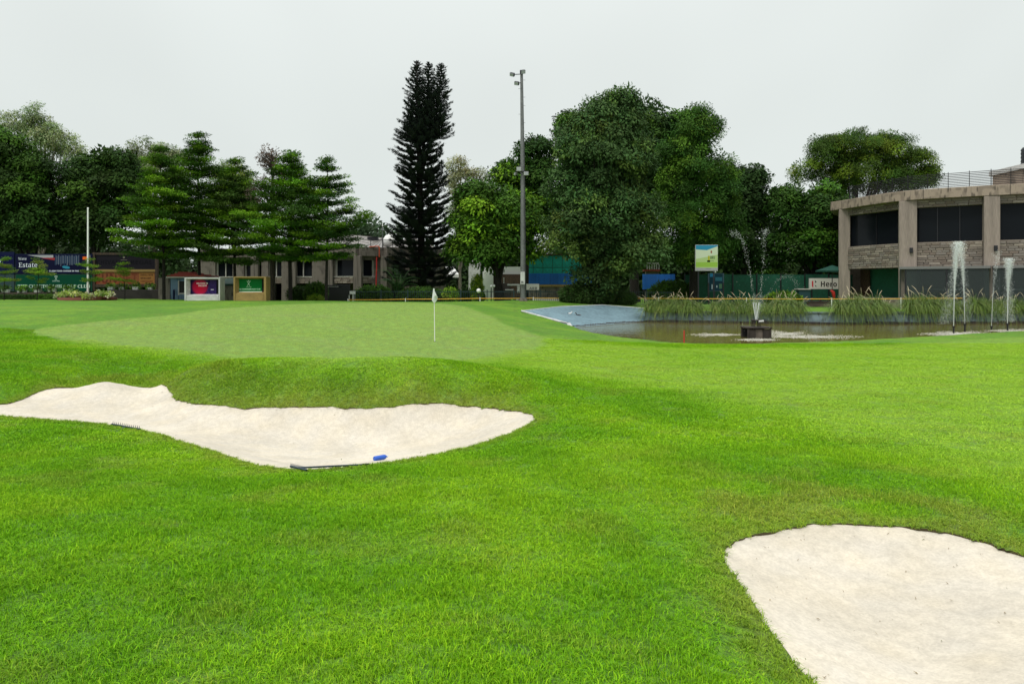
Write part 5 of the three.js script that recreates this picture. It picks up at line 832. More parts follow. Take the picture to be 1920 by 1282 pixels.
{ // small signs, globe lamps, cart and hoardings behind the fence
  let t = thing('notice_board', 'small white notice board on two legs at the fence end', 'notice', W(661, 566, 52.2)); pbox(t, 'board', M.white, 655, 545.5, 666, 551.5, 52.2, 0.06, 0.01); pbox(t, 'leg', M.white, 653.5, 553, 655, 576, 52.3, 0.05); pbox(t, 'leg', M.white, 660.5, 551.5, 662.5, 576, 52.3, 0.05); pbox(t, 'leg', M.greyFrame, 664, 551.5, 665.5, 576, 52.3, 0.05);
  t = thing('gate_pillar', 'white gate pillars with flat caps beyond the fence, right of the flag', 'gate', W(828, 566, 54.5)); pbox(t, 'pillar', M.white, 826.5, 549, 829.5, 575, 54.5, 0.2, 0.02); pbox(t, 'pillar', M.white, 831, 548, 834.5, 575, 54.5, 0.2, 0.02); pbox(t, 'cap', M.white, 820.5, 547, 835.5, 549, 54.4, 0.3, 0.02);
  const globe = (px, py, r, d, lab) => { const g = W(px, py, d), o = thing('globe_lamp', lab, 'lamp', V(g.x, ground(g.x, -d), g.z)); mesh('globe', new THREE.SphereGeometry(r / F * d, 20, 14), M.whitePlain, o, g); ptube(o, 'lamp_stem', M.darkMetal, [V(g.x, ground(g.x, -d) - 0.1, g.z), V(g.x, g.y - r / F * d * 0.9, g.z)], 0.035, 6); };
  globe(897.5, 545, 4.2, 52.4, 'white globe lamp on a short stem at the fence'); globe(921, 536.5, 2.6, 54, 'small white globe lamp of the pair by the tree trunk'); globe(926, 536, 2.6, 54.3, 'small white globe lamp nearer the cart of the pair by the trunk');
  t = thing('golf_cart', 'white roofed golf cart parked behind the fence near the pole', 'golf cart', W(952, 566, 55)); pbox(t, 'body', std(L(0.10, 0.075, 0.06), 0.6, { map: mottle }), 930, 531, 958, 566, 55.4, 1.1, 0.06); pbox(t, 'roof', M.white, 951, 532.3, 975, 535.5, 55, 1.2, 0.03); pbox(t, 'cowl', M.white, 969.5, 535.5, 975, 549, 55, 1.0, 0.05); pbox(t, 'roof_post', M.white, 943.8, 520, 945.6, 531, 55.2, 0.06); pbox(t, 'seat', M.white, 947, 542, 963, 544.3, 54.9, 0.5, 0.02);
  for (const [px, dd] of [[938, 55.3], [970, 54.9], [938, 56.2], [970, 55.9]]) { const w = mesh('wheel', new THREE.CylinderGeometry(0.22, 0.22, 0.16, 20).rotateX(Math.PI / 2), M.dark, t, V(xAt(px, dd), 1.2, -dd)); const rim = shade(new THREE.Mesh(new THREE.CylinderGeometry(0.11, 0.11, 0.17, 14).rotateX(Math.PI / 2), M.white)); rim.name = 'rim'; w.add(rim); }
  t = thing('arched_pavilion', 'pale arched pavilion glimpsed behind the trunks', 'building', W(950, 545, 72)); { const s = new THREE.Shape(); s.moveTo(-3.4, 0); s.lineTo(-3.4, 2.0); s.absarc(0, 2.0, 3.4, Math.PI, 0, true); s.lineTo(3.4, 0); s.lineTo(2.3, 0); s.lineTo(2.3, 1.9); s.absarc(0, 1.9, 2.3, 0, Math.PI, false); s.lineTo(-2.3, 0); mesh('arch', new THREE.ExtrudeGeometry(s, { depth: 0.4, bevelEnabled: false, curveSegments: 24 }), M.white, t, W(945, 545, 72)); pbox(t, 'back_wall', M.whitePlain, 905, 500, 1000, 560, 73.2, 0.2); pbox(t, 'dark_base', M.wood, 925, 514, 990, 560, 72.6, 0.1); }
  t = thing('marquee', 'white marquee canvas showing through the dark trunks beside the wing', 'tent', W(830, 550, 70)); { const b = new MB(), q = (x, y, dd) => W(x, y, dd).sub(t.position); b.quad(q(805, 514, 69), q(860, 514, 69), q(850, 500, 71), q(815, 500, 71)); b.quad(q(805, 520, 69), q(860, 520, 69), q(860, 514, 69), q(805, 514, 69)); mesh('canvas', b.geo(), M.whitePlain, t); for (const x of [806, 822, 842, 859]) pbox(t, 'tent_pole', M.bark, x - 0.7, 514, x + 0.7, 566, 69.1, 0.08); }
  t = thing('direction_sign', 'white lettered board right of the floodlight pole', 'sign', W(1000, 560, 55)); pbox(t, 'board', M.white, 987, 532, 1011, 543.5, 55, 0.06); pbox(t, 'leg', M.darkMetal, 990, 543.5, 991.5, 575, 55.02, 0.05); pbox(t, 'leg', M.darkMetal, 1005, 543.5, 1006.5, 575, 55.02, 0.05); printOn(t, 'print', (g, w, h) => { g.fillStyle = '#c9c6c0'; g.fillRect(0, 0, w, h); g.fillStyle = '#4a4a50'; fit(g, 'ABB', 5, 9, 15, 'bold 6px sans-serif'); }, 987.5, 533, 1010.5, 543, 54.994);
  // teal and blue slatted hoarding
  t = thing('hoarding', 'teal sheet hoarding over blue horizontal slats beside the big tree', 'hoarding', W(1035, 560, 64)); pbox(t, 'top_bar', M.wood, 990, 476, 1080, 478.5, 64, 0.15); for (let k = 0; k < 6; k++) pbox(t, 'teal_sheet', M.teal, 982 + k * 18.2, 478.5 + (k > 4 ? 3 : 0), 999.4 + k * 18.2, 501, 64.1, 0.05); for (let k = 0; k < 6; k++) pbox(t, 'teal_sheet', M.teal, 982 + k * 18.2, 502, 999.4 + k * 18.2, 513, 64.12, 0.05);
  for (let k = 0; k < 10; k++) pbox(t, 'blue_slat', M.blue, 980, 512.6 + k * 2.1, 1112, 514.3 + k * 2.1, 64.0 - k * 0.02, 0.05); pbox(t, 'frame_back', M.wood, 981, 479, 1110, 534, 64.4, 0.05); pbox(t, 'base_strip', M.tan, 982, 533.5, 1080, 537.5, 63.7, 0.1); pbox(t, 'lower_panel', M.greyPlaster, 985, 537.5, 1090, 566, 63.8, 0.1);
  t = thing('picket_fence', 'row of small white pickets at the foot of the fence', 'fence', W(1020, 566, 51.8)); for (let k = 0; k < 14; k++) pbox(t, 'picket', M.white, 999 + k * 3.6, 558.8 - (k % 3) * 0.4, 1001.4 + k * 3.6, 566, 51.9, 0.03); pbox(t, 'picket_rail', M.white, 998, 563.5, 1050, 564.4, 51.94, 0.03);
  t = thing('hoarding', 'blue slatted hoarding under the dark trees left of the poster', 'hoarding', W(1248, 560, 62)); for (let k = 0; k < 13; k++) pbox(t, 'blue_slat', M.blue, 1205, 514 + k * 2.2, 1266, 515.8 + k * 2.2, 62 - k * 0.02, 0.05); pbox(t, 'frame_back', M.wood, 1206, 514, 1265, 546, 62.4, 0.05); pbox(t, 'post', M.darkMetal, 1208, 514, 1210, 575, 62.2, 0.1); pbox(t, 'post', M.darkMetal, 1260, 514, 1262, 575, 62.2, 0.1);
  t = thing('blue_banner', 'small blue and white rounded banner board leaning behind the fence', 'banner', W(1265, 560, 60)); pbox(t, 'board', std(L(0.10, 0.24, 0.38), 0.6), 1252, 529, 1280, 546, 60, 0.08, 0.03); pbox(t, 'stripe', M.white, 1255, 541, 1277, 544, 59.98, 0.1); pbox(t, 'leg', M.darkMetal, 1256, 546, 1258, 575, 60.02, 0.05); pbox(t, 'leg', M.darkMetal, 1274, 546, 1276, 575, 60.02, 0.05);
  t = thing('roof_lantern', 'white railed balcony glimpsed through the trees', 'balcony', W(1226, 540, 68)); pbox(t, 'balcony_slab', M.white, 1212, 492, 1238, 494.5, 68, 0.8); for (let k = 0; k < 6; k++) pbox(t, 'baluster', M.white, 1213 + k * 4.4, 494.5, 1215 + k * 4.4, 505, 68.05, 0.06); pbox(t, 'red_base', M.redRoof, 1208, 505, 1238, 508.5, 68, 0.8); pbox(t, 'wall', M.greyPlaster, 1212, 508.5, 1236, 570, 68.3, 0.6);
  // green netting on posts
  t = thing('green_netting', 'tall dark green netting screen on posts beyond the pond', 'netting', W(1420, 565, 60)); for (let k = 0; k < 7; k++) { pbox(t, 'net_panel', M.netGreen, 1285 + k * 45, 515 - (k % 2), 1329.4 + k * 45, 570, 60 + (k % 2) * 0.03, 0.04); pbox(t, 'net_post', M.darkMetal, 1284 + k * 45, 512, 1285.6 + k * 45, 575, 59.9, 0.08); }
  t = thing('poster_board', 'tall blue and lime advertising poster with a bottle picture', 'poster', W(1326, 562, 52.6)); pbox(t, 'panel', M.white, 1304.5, 459, 1346.5, 508, 52.6, 0.15, 0.02); pbox(t, 'post', M.darkMetal, 1309, 508, 1311, 575, 52.65, 0.1); pbox(t, 'post', M.darkMetal, 1338, 508, 1340, 575, 52.65, 0.1);
  printOn(t, 'print', (g, w, h) => { g.fillStyle = '#a9c080'; g.fillRect(0, 0, w, h); g.fillStyle = '#2f86a8'; g.beginPath(); g.moveTo(0, 0); g.lineTo(w, 0); g.lineTo(w, 2); g.lineTo(w * 0.5, 9.5); g.lineTo(0, 8); g.fill(); g.fillStyle = '#c3cfb4'; g.beginPath(); g.moveTo(w, 2); g.lineTo(w * 0.5, 9.5); g.lineTo(0, 8); g.lineTo(0, 26); g.lineTo(w, 18); g.fill(); g.fillStyle = '#8fb44a'; g.fillRect(0, 32, w, 9); g.fillStyle = '#9c9aa0'; g.fillRect(0, 42.5, w, 5.5); g.fillStyle = '#a8a826'; g.fillRect(w * 0.56, 20, 3.2, 9); g.fillStyle = '#0c140a'; g.fillRect(w * 0.52, 28.5, 5.6, 3.2); g.fillStyle = '#8a4a38'; g.fillRect(w * 0.68, 10.5, 2.6, 4.6); g.fillStyle = '#20402a'; fit(g, 'BRU', w * 0.66, 26.5, 9, 'bold 8px sans-serif'); fit(g, 'DRINK', w * 0.66, 30.5, 7, '2.4px sans-serif'); g.fillStyle = '#404048'; fit(g, 'CHANDIGARH', w * 0.45, 44.8, 10, '2px sans-serif'); }, 1305, 459.5, 1346, 507.5, 52.594);
  t = thing('info_kiosk', 'dark blue notice stand with small pictures before the netting', 'notice', W(1342, 562, 55)); pbox(t, 'panel', std(L(0.01, 0.04, 0.06), 0.5), 1328, 512, 1358, 546, 55, 0.1); pbox(t, 'leg', M.dark, 1328, 530, 1330, 575, 54.9, 0.1); pbox(t, 'leg', M.dark, 1356, 530, 1358, 575, 54.9, 0.1); printOn(t, 'print', (g, w, h) => { g.fillStyle = '#0c2a36'; g.fillRect(0, 0, w, h); g.fillStyle = '#1f5f82'; g.fillRect(1, 0, 9, 6); g.fillStyle = '#8a98a0'; g.fillRect(4, 20, 2, 9); g.fillRect(13, 22, 2, 4); g.fillStyle = '#3f5f4a'; g.fillRect(18, 19, 6, 9); for (let k = 0; k < 4; k++) { g.fillStyle = '#3f7f92'; g.fillRect(11, 7 + k * 1.8, 13, 0.7); } }, 1330.5, 513, 1355.5, 545, 54.994);
  globe(1341, 509.5, 2.3, 56.5, 'small white globe lamp under the poster');
  t = thing('hero_board', 'white advertising board with dark Hero lettering and a red and black mark', 'sign', W(1545, 560, 58)); pbox(t, 'panel', M.white, 1518, 521.5, 1584, 542, 58, 0.12); pbox(t, 'leg', M.darkMetal, 1522, 542, 1524, 575, 58.02, 0.08); pbox(t, 'leg', M.darkMetal, 1578, 542, 1580, 575, 58.02, 0.08);
  printOn(t, 'print', (g, w, h) => { g.fillStyle = '#cfccc4'; g.fillRect(0, 0, w, h); g.fillStyle = '#c41f2a'; g.beginPath(); g.moveTo(4.5, 5); g.lineTo(7, 4); g.lineTo(7, 17); g.lineTo(4.5, 15); g.fill(); g.fillStyle = '#16161a'; g.beginPath(); g.moveTo(10, 3); g.lineTo(13.5, 6.5); g.lineTo(10.5, 8.5); g.fill(); g.beginPath(); g.moveTo(10.5, 12); g.lineTo(14, 15.5); g.lineTo(10.5, 15); g.fill(); g.fillStyle = '#241a1c'; fit(g, 'Hero', 20, 15.5, 32, 'bold 14px sans-serif'); }, 1518.5, 522, 1583.5, 541.5, 57.994);
  const hb = [1555, 58.5]; t = thing('garden_umbrella', 'green square garden umbrella beside the building corner', 'umbrella', V(xAt(1561, 56), ground(xAt(1561, 56), -56), -56)); { const b = new MB(), c = V(0, yAt(497, 56) - t.position.y, 0), w = 0.9, y = yAt(507, 56) - t.position.y, k = [[-w, w], [w, w], [w, -w], [-w, -w]].map(([x, z]) => V(x, y, z)); for (let q = 0; q < 4; q++) { const a = k[q], e = k[(q + 1) % 4]; b.i.push(b.v(a.x, a.y, a.z), b.v(e.x, e.y, e.z), b.v(c.x, c.y, c.z)); b.quad(a.clone().setY(y - 0.12), e.clone().setY(y - 0.12), e, a); } mesh('canopy', b.geo(), M.canopyGreen, t); mesh('umbrella_pole', new MB().tube([V(0, -0.1, 0), c], 0.03, 8).geo(), M.darkMetal, t); }
  t = thing('red_bundle', 'small red bundle hung on the umbrella pole', 'bundle', W(1563, 556, 55)); { const m = mesh('bundle_cloth', new MB().tube([W(1557, 545, 55), W(1560, 545.5, 55), W(1563, 549, 55), W(1564.5, 556, 55), W(1565, 560, 55)].map((v) => v.sub(t.position)), [0.03, 0.09, 0.14, 0.10, 0.03], 9).geo(), M.red, t); }
  t = thing('service_counter', 'dark teal counter with a pale top left of the Hero board', 'counter', W(1510, 562, 56.5)); pbox(t, 'cabinet', std(L(0.01, 0.05, 0.06), 0.6), 1499, 543, 1520, 570, 56.5, 0.6, 0.02); pbox(t, 'counter_top', M.whiteFrame, 1497.5, 541, 1521, 543, 56.4, 0.8, 0.01);
  t = thing('garden_bench', 'low dark brown garden bench wall on the lawn beside the pond grass', 'bench', W(1538, 580, 48.5)); pbox(t, 'bench_wall', std(L(0.10, 0.065, 0.06), 0.85, { map: mottle }), 1518, 566, 1560, 575.5, 48.5, 0.5, 0.02); pbox(t, 'bench_seat', M.terrace, 1517, 564.8, 1561, 566, 48.45, 0.6, 0.01); pbox(t, 'marker', M.dark, 1538, 558, 1541, 564.8, 48.6, 0.12);
}
// ---------- pond: apron, wall, grasses, fountains ----------
{
  const b = new MB(), foot = [[1075, 613.5], [1108, 611], [1152, 607], [1213, 603]].map(([x, y]) => { const d = EYE * F / (y - HY); return V(xAt(x, d), 0, -d); }), top = apronTop.map(([x, z, h]) => V(x, h + 0.004, z));
  const t = thing('pond_apron', 'pale blue painted concrete apron sloping into the pond', 'apron', V(5, 0, -44));
  const sheet = new MB(), n = 24, id = [], lerpLine = (P, f) => { const k = Math.min(P.length - 2, Math.floor(f * (P.length - 1))); return P[k].clone().lerp(P[k + 1], f * (P.length - 1) - k); };
  for (let i = 0; i <= n; i++) { id.push([]); for (let j = 0; j <= 9; j++) { const p = lerpLine(top, i / n).lerp(lerpLine(foot, i / n), j / 8); p.y = p.y - 0.10 * Math.sin(Math.PI * Math.min(1, j / 8)) * 0.5; p.sub(t.position); id[i].push(sheet.v(p.x, p.y, p.z, p.x, -p.z)); } }
  for (let i = 0; i < n; i++) for (let j = 0; j < 9; j++) sheet.i.push(id[i][j], id[i][j + 1], id[i + 1][j + 1], id[i][j], id[i + 1][j + 1], id[i + 1][j]);
  mesh('apron_slab', sheet.geo(), M.bluePaint, t);
  const kerb = [[978, 583, 0.82], [1010, 592, 0.60], [1045, 601, 0.36], [1064, 606, 0.27]].map((c) => { const g = G(...c); return V(g[0], g[2], g[1]); });
  ptube(t, 'kerb', M.white, kerb, 0.06, 6); ptube(t, 'back_kerb', M.white, top.map((p) => p.clone().add(V(0, 0.0, -0.03))), 0.035, 5);
  const e = new MB(), K = (x, y, h) => { const g = G(x, y, h); return V(g[0], g[2], g[1]).sub(t.position); }; e.quad(K(1062, 605, 0.3), K(1069, 604.5, 0.3), K(1077, 616, 0.05), K(1068, 616, 0.1)); e.quad(K(1069, 604.5, 0.3), K(1069, 608, 0.2), K(1077, 618, 0), K(1077, 616, 0.05)); mesh('end_slab', e.geo(), M.white, t);
  // slime band at the water line
  const sl = new MB(), r = rngOf(12); for (let i = 0; i < 60; i++) { const f = i / 60, p = lerpLine(foot, f), q = lerpLine(foot, (i + 1) / 60), up = lerpLine(top, f), u = 0.045 + 0.05 * r(), u2 = 0.045 + 0.05 * r(), P1 = p.clone().lerp(up, u).add(V(0, 0.01, 0.03)), Q1 = q.clone().lerp(lerpLine(top, (i + 1) / 60), u2).add(V(0, 0.01, 0.03)), lo = V(0, -0.05, 0.12); sl.quad(p.clone().add(lo).sub(t.position), q.clone().add(lo).sub(t.position), Q1.sub(t.position), P1.sub(t.position)); }
  mesh('algae_line', sl.geo(), M.wetStone, t);
}
const stainMats = [[0.055, 0.045, 0.04], [0.075, 0.06, 0.05], [0.045, 0.036, 0.033]].map((c) => std(L(...c), 0.7, { map: stain, bumpMap: grain, bumpScale: 0.01 }));
const wallD = (px) => { let k = 0; const P = wallFoot; while (k < P.length - 2 && xAt(px, -P[k + 1][1]) > P[k + 1][0]) k++; let lo = -1, best = 1e9, out = P[0]; for (let f = 0; f <= 1; f += 0.02) { const x = P[k][0] + (P[k + 1][0] - P[k][0]) * f, z = P[k][1] + (P[k + 1][1] - P[k][1]) * f, e = Math.abs(x / -z * F + CX - px); if (e < best) { best = e; out = [x, z]; } } return out; };
{
  const t = thing('pond_wall', 'low blue-grey pond wall with a dark stone footing', 'wall', V(20, 0, -44));
  for (let i = 0; i + 1 < wallFoot.length; i++) {
    const [ax, az] = wallFoot[i], [cx, cz] = wallFoot[i + 1], o = t.position, f = facade(t, wallFoot[i], wallFoot[i + 1]), q = (x, y, z) => V(x, y, z).sub(o), b = new MB();
    b.quad(q(ax, -0.3, az - 0.1), q(cx, -0.3, cz - 0.1), q(cx + 0.1, 0.62, cz - 0.55), q(ax + 0.1, 0.62, az - 0.55)); mesh('wall_face', b.geo(), M.wallPaint, t);
    f.place('coping', M.wallPaint, 0.0, f.len, 0.60 + 0.003 * i, 0.68 + 0.003 * i, -0.95, -0.45); 
    const n = Math.round(f.len / 0.9); for (let k = 0; k < n; k++) { const m = f.place('footing_block', stainMats[(k * 3 + i) % 3], k * f.len / n + 0.012, (k + 1) * f.len / n - 0.012, -0.2, 0.10 + 0.015 * ((k * 7 + i * 3) % 4), -0.25, 0.06 + 0.01 * (k % 3), 0.02); }
  }
}
// fountain grass: arching blades with plumes, four builds, many clumps
{
  const mats = { g: new THREE.MeshPhysicalMaterial({ color: L(1, 1, 1), roughness: 0.7, side: THREE.DoubleSide, vertexColors: true, transmission: 0.15, thickness: 0 }), p: std(L(0.55, 0.47, 0.32), 0.95, { side: THREE.DoubleSide }) };
  const build = (seed) => {
    const r = rngOf(seed), b = new MB(), pl = new MB();
    for (let k = 0; k < 850; k++) {
      const a = r() * 6.283, l = 0.65 + 0.5 * r(), out = (0.35 + 0.95 * r()) * l, c = r() < 0.2 ? [0.27, 0.32, 0.07] : r() < 0.5 ? [0.15, 0.25, 0.024] : [0.08, 0.16, 0.015], s = 0.7 + 0.6 * r(), col = c.map((x) => x * s), bx0 = (r() - 0.5) * 0.35, bz0 = (r() - 0.5) * 0.35, w = 0.010, pa = -Math.sin(a) * w, pb = Math.cos(a) * w, hang = r() < 0.5 ? r() : 0; let pv = null;
      for (let q = 0; q <= 5; q++) { const f = q / 5, x = bx0 + Math.cos(a) * out * f * f * 0.9 + Math.cos(a) * 0.05 * f, y = l * (1.15 * f - (0.95 + 0.85 * hang) * f * f * f * (out / l)), z = bz0 + Math.sin(a) * out * f * f * 0.9, t = 1 - 0.85 * f, v = [b.v(x - pa * t, y, z - pb * t, 0, 0, col), b.v(x + pa * t, y, z + pb * t, 0, 0, col)]; if (pv) b.i.push(pv[0], pv[1], v[1], pv[0], v[1], v[0]); pv = v; }
    }
    for (let k = 0; k < 5; k++) { const a = r() * 6.283, l = 0.95 + 0.45 * r(), o = 0.25 + 0.55 * r(), pt = (f) => V(Math.cos(a) * o * f * f, l * (f - 0.18 * f * f * f), Math.sin(a) * o * f * f); pl.tube([pt(0.3), pt(0.7), pt(0.8), pt(0.9), pt(1)], [0.002, 0.003, 0.011, 0.010, 0.003], 5); }
    return [b.geo(), pl.geo()];
  };
  const kinds = [901, 902, 903, 904].map(build), r = rngOf(33);
  const xs = [1220, 1240, 1266, 1290, 1312, 1342, 1364, 1388, 1410, 1438, 1462, 1484, 1502, 1578, 1600, 1622, 1646, 1668, 1712, 1736, 1760, 1784, 1808, 1832, 1860, 1884, 1908, 1934];
  xs.forEach((px, k) => {
    const [x, z] = wallD(px), t = thing('fountain_grass', px < 1540 ? 'plumed fountain grass clump on the pond wall before the green netting' : 'plumed fountain grass clump on the pond wall before the stone building', 'grass clump', V(x + 0.08, 0.58, z - 0.30 - 0.25 * r()), px < 1540 ? 'fountain grass by the netting' : 'fountain grass by the building'), s = (px < 1540 ? 1.08 : 1.24) * (0.85 + 0.3 * r()), [g, p] = kinds[k % 4];
    t.rotation.y = r() * 6.28; t.scale.set(s, s * (0.9 + 0.2 * r()), s); mesh('blades', g, mats.g, t); mesh('plumes', p, mats.p, t);
  });
}
// ---------- fountains ----------
const waterMat = new THREE.MeshPhysicalMaterial({ color: L(0.9, 0.93, 0.93), roughness: 0.25, transmission: 0.45, thickness: 0 });
const dropGeo = new THREE.IcosahedronGeometry(1, 1);
function drops(t, list, name = 'spray') { const im = shade(new THREE.InstancedMesh(dropGeo, waterMat, list.length)); im.name = name; im.userData.kind = 'stuff'; list.forEach(([p, s], i) => im.setMatrixAt(i, new THREE.Matrix4().compose(p.clone().sub(t.position), new THREE.Quaternion(), V(s * 0.85, s * 1.25, s * 0.85)))); t.add(im); return im; }
{
  const d = 32.2, at = V(xAt(1418, d), 0, -d), t = thing('float_fountain', 'weathered boxed fountain float spraying thin jets in the pond', 'fountain', at), r = rngOf(44);
  const body = std(L(0.055, 0.045, 0.04), 0.9, { map: stain, bumpMap: grain, bumpScale: 0.01 });
  const w = 0.50; mesh('float_deck', bx(1.06, 0.06, 1.0, 0.01), body, t, V(at.x, 0.44, at.z)); for (const sx of [-1, 1]) { for (const sz of [-1, 1]) mesh('corner_post', bx(0.07, 0.56, 0.07), body, t, V(at.x + sx * 0.47, 0.13, at.z + sz * 0.44)); mesh('side_board', bx(0.34, 0.42, 0.05), body, t, V(at.x + sx * 0.33, 0.17, at.z + 0.42)); }
  mesh('front_board', bx(0.30, 0.40, 0.05), std(L(0.20, 0.17, 0.15), 0.9, { map: stain }), t, V(at.x + 0.0, 0.17, at.z + 0.38)); mesh('back_board', bx(0.9, 0.42, 0.05), M.dark, t, V(at.x, 0.17, at.z - 0.4));
  for (const sx of [-1, 1]) for (const sz of [-1, 1]) mesh('head_post', bx(0.04, 0.26, 0.04), body, t, V(at.x + sx * 0.13, 0.6, at.z + sz * 0.13)); mesh('head_plate', bx(0.36, 0.05, 0.36, 0.01), body, t, V(at.x, 0.75, at.z)); ptube(t, 'nozzle_pipe', M.white, [V(at.x + 0.05, 0.70, at.z + 0.2), V(at.x + 0.26, 0.72, at.z + 0.2)], 0.045, 8);
  const list = [], path = (pts, n, s0, s1, w0, w1) => { const c = new THREE.CatmullRomCurve3(pts.map(([x, y]) => W(x, y, d))); for (let k = 0; k < n; k++) { const f = Math.pow(r(), 0.85), p = c.getPoint(f), sp = w0 + (w1 - w0) * f; p.add(V((r() + r() - 1) * sp, (r() + r() - 1) * sp, (r() + r() - 1) * sp)); list.push([p, s0 + (s1 - s0) * r()]); } };
  path([[1420, 600], [1415, 570], [1410, 530], [1403, 490], [1394, 455], [1382, 438], [1368, 436]], 420, 0.003, 0.0095, 0.02, 0.2); path([[1421, 600], [1426, 560], [1430, 510], [1433, 460], [1435, 436], [1437, 432]], 380, 0.003, 0.009, 0.02, 0.2); path([[1422, 600], [1432, 575], [1445, 545], [1460, 524], [1474, 517], [1488, 522], [1497, 540]], 240, 0.002, 0.007, 0.02, 0.18);
  for (let k = 0; k < 9; k++) { const a = r() * 6.28, o = 5 + 9 * r(); path([[1420, 603], [1420 + Math.cos(a) * o * 0.4, 580], [1420 + Math.cos(a) * o, 556 - 8 * r()]], 120, 0.002, 0.006, 0.01, 0.09); }
  for (let k = 0; k < 120; k++) list.push([W(1370 + 140 * r(), 440 + 180 * r(), d + (r() - 0.5) * 3), 0.004 + 0.006 * r()]);
  drops(t, list); for (const x of [-0.05, 0, 0.05]) ptube(t, 'jet_core', waterMat, [V(at.x + x * 0.3, 0.76, at.z), V(at.x + x * 2.5, 1.5, at.z)], [0.014, 0.022], 6);
}
const jet = (label, px, baseY, nozY, topPx, topY, heavy, seed, fall) => {
  const d = EYE * F / (baseY - HY), at = V(xAt(px, d), 0, -d), t = thing('jet_fountain', label, 'fountain', at), r = rngOf(seed), list = [];
  ptube(t, 'nozzle', M.darkMetal, [V(at.x, -0.3, at.z), V(at.x, yAt(nozY, d), at.z)], [0.045, 0.035], 8); ptube(t, 'nozzle_collar', M.dark, [V(at.x, yAt(nozY, d) - 0.08, at.z), V(at.x, yAt(nozY, d), at.z)], 0.055, 8);
  const c = new THREE.CatmullRomCurve3([W(px, nozY, d), W(px + (topPx - px) * 0.3, nozY + (topY - nozY) * 0.5, d), W(topPx, topY, d)]);
  const n = Math.round(5200 * heavy);
  for (let k = 0; k < n; k++) { const f = Math.pow(r(), 0.6), p = c.getPoint(f), sp = 0.015 + 0.30 * Math.pow(f, 3); p.add(V((r() + r() - 1) * sp, (r() - 0.5) * 0.1, (r() + r() - 1) * sp)); list.push([p, 0.0035 + 0.0075 * r() * r() * (0.4 + f)]); }
  for (let k = 0; k < n * 0.45; k++) { const f = r(), p = c.getPoint(1 - f * 0.98), sp = 0.10 + 0.30 * f; p.add(V((r() + r() - 1) * sp + fall * f * f * 0.45, 0, (r() + r() - 1) * sp)); list.push([p, 0.003 + 0.008 * r() * r()]); }
  drops(t, list);
  if (heavy > 0.6) ptube(t, 'jet_core', waterMat, [0, 0.3, 0.6, 0.85].map((f) => c.getPoint(f)), [0.013, 0.014, 0.016, 0.01].map((x) => x * heavy), 8); else ptube(t, 'jet_core', waterMat, [0, 0.25, 0.5].map((f) => c.getPoint(f)), [0.010, 0.010, 0.006], 6);
};
jet('tall double-headed water jet leaning to its twin before the stone band', 1789, 625, 611, 1795, 453, 1.15, 46, -1); jet('tall slim water jet leaning towards the double-headed one', 1810, 622, 607, 1802, 453, 0.75, 47, 0.3); jet('faint slanting spray jet between the tall jets', 1860, 618.5, 611, 1872, 470, 0.16, 48, 0.6); jet('thick white plume jet beside the faint spray', 1890, 620, 606, 1893, 484, 1.3, 49, 0.3);
{ // foam where the water falls back
  const r = rngOf(50), list = [], geo = new THREE.SphereGeometry(1, 8, 5);
  const patch = (x0, x1, y, spread, n) => { for (let k = 0; k < n; k++) { const g = (r() + r() + r()) / 3, gx = (r() + r() + r()) / 3, px = (x0 + x1) / 2 + (x1 - x0) * 1.15 * (gx - 0.5), py = y + (g - 0.5) * 2 * spread * (0.6 + 0.4 * noiseC(px * 0.02, y)), d = EYE * F / (py - HY), x = xAt(px, d), z = -d; if (pond.sd(x, z) > -0.25) continue; const s = 0.008 + 0.016 * r() * r(); list.push([new THREE.Matrix4().compose(V(x, 0.004, z), new THREE.Quaternion(), V(s * (0.8 + r()), 0.008, s)), (() => { const k = 0.30 + 0.3 * r(); return [k, k * 0.97, k * 0.84]; })()]); } };
  patch(1290, 1400, 627.5, 6, 800); patch(1420, 1520, 626, 12, 1300); patch(1420, 1620, 631.5, 7, 1600); patch(1375, 1465, 637, 6, 600); patch(1725, 1870, 626, 9, 2000); patch(1840, 1950, 620, 7, 800);
  scatter('water_foam', [geo], std(L(1, 1, 1), 0.6), list, 'pale foam and splashes floating round the fountains', 'foam');
}
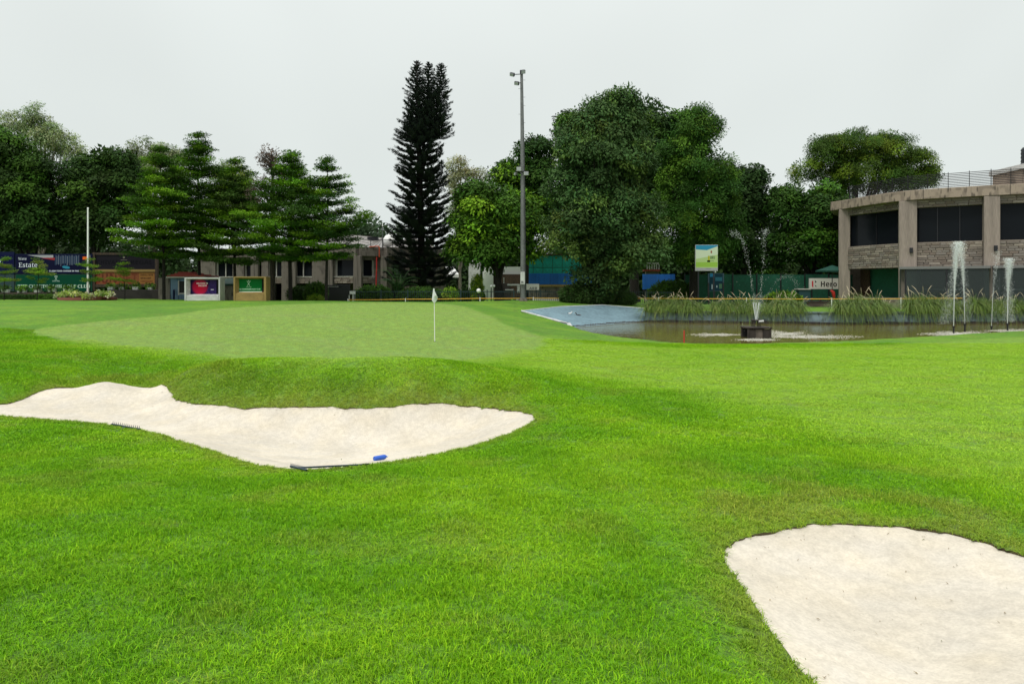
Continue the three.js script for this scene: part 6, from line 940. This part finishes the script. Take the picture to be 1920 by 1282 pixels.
{ // red marker stake, birds on the apron
  const [x, z] = hit(1283, 641), y = ground(x, z), t = thing('hazard_stake', 'short red stake at the pond edge', 'stake', V(x, y, z)); const zz = -z; ptube(t, 'stake_shaft', M.red, [V(x, y - 0.1, z), V(x, yAt(620, zz), z)], 0.026, 8); ptube(t, 'stake_tip', M.red, [V(x, yAt(620, zz), z), V(x, yAt(619.2, zz), z)], [0.026, 0.012], 8);
  const bird = (px, py, s, body, head, lab, turn) => { const d = 45.0, p = W(px, py, d), o = thing('bird', lab, 'bird', p); const b = new MB(); b.tube([V(-0.19, 0.13, 0), V(-0.13, 0.13, 0), V(-0.03, 0.12, 0), V(0.07, 0.14, 0), V(0.11, 0.19, 0), V(0.125, 0.25, 0), V(0.16, 0.27, 0), V(0.19, 0.265, 0)].map((v) => v.multiplyScalar(s)), [0.008, 0.04, 0.075, 0.06, 0.03, 0.026, 0.034, 0.016].map((x) => x * s), 10); mesh('body', b.geo(), body, o); mesh('beak', new MB().tube([V(0.19 * s, 0.262 * s, 0), V(0.235 * s, 0.252 * s, 0)], [0.014 * s, 0.006 * s], 6).geo(), M.rope, o); const tail = new MB(); tail.tube([V(-0.12, 0.135, 0).multiplyScalar(s), V(-0.22, 0.15, 0).multiplyScalar(s)], [0.035 * s, 0.012 * s], 6); mesh('wing', tail.geo(), head, o); for (const q of [-1, 1]) mesh('leg', new MB().tube([V(0, 0.09 * s, q * 0.03 * s), V(0.01, -0.06, q * 0.035 * s)], 0.008 * s, 5).geo(), M.rope, o); o.rotation.y = turn; };
  const wm = std(L(0.7, 0.7, 0.68), 0.8), dm = std(L(0.012, 0.012, 0.014), 0.7), gm = std(L(0.2, 0.2, 0.2), 0.8);
  bird(1048.5, 592.5, 0.5, gm, dm, 'small grey bird on the blue apron', 0.3); bird(1069, 590.5, 0.75, wm, dm, 'white bodied duck with a dark tail on the blue apron', 0.2); bird(1084, 594.5, 0.95, dm, gm, 'black duck on the blue apron', 2.8);
}
renderer.render(scene, camera);
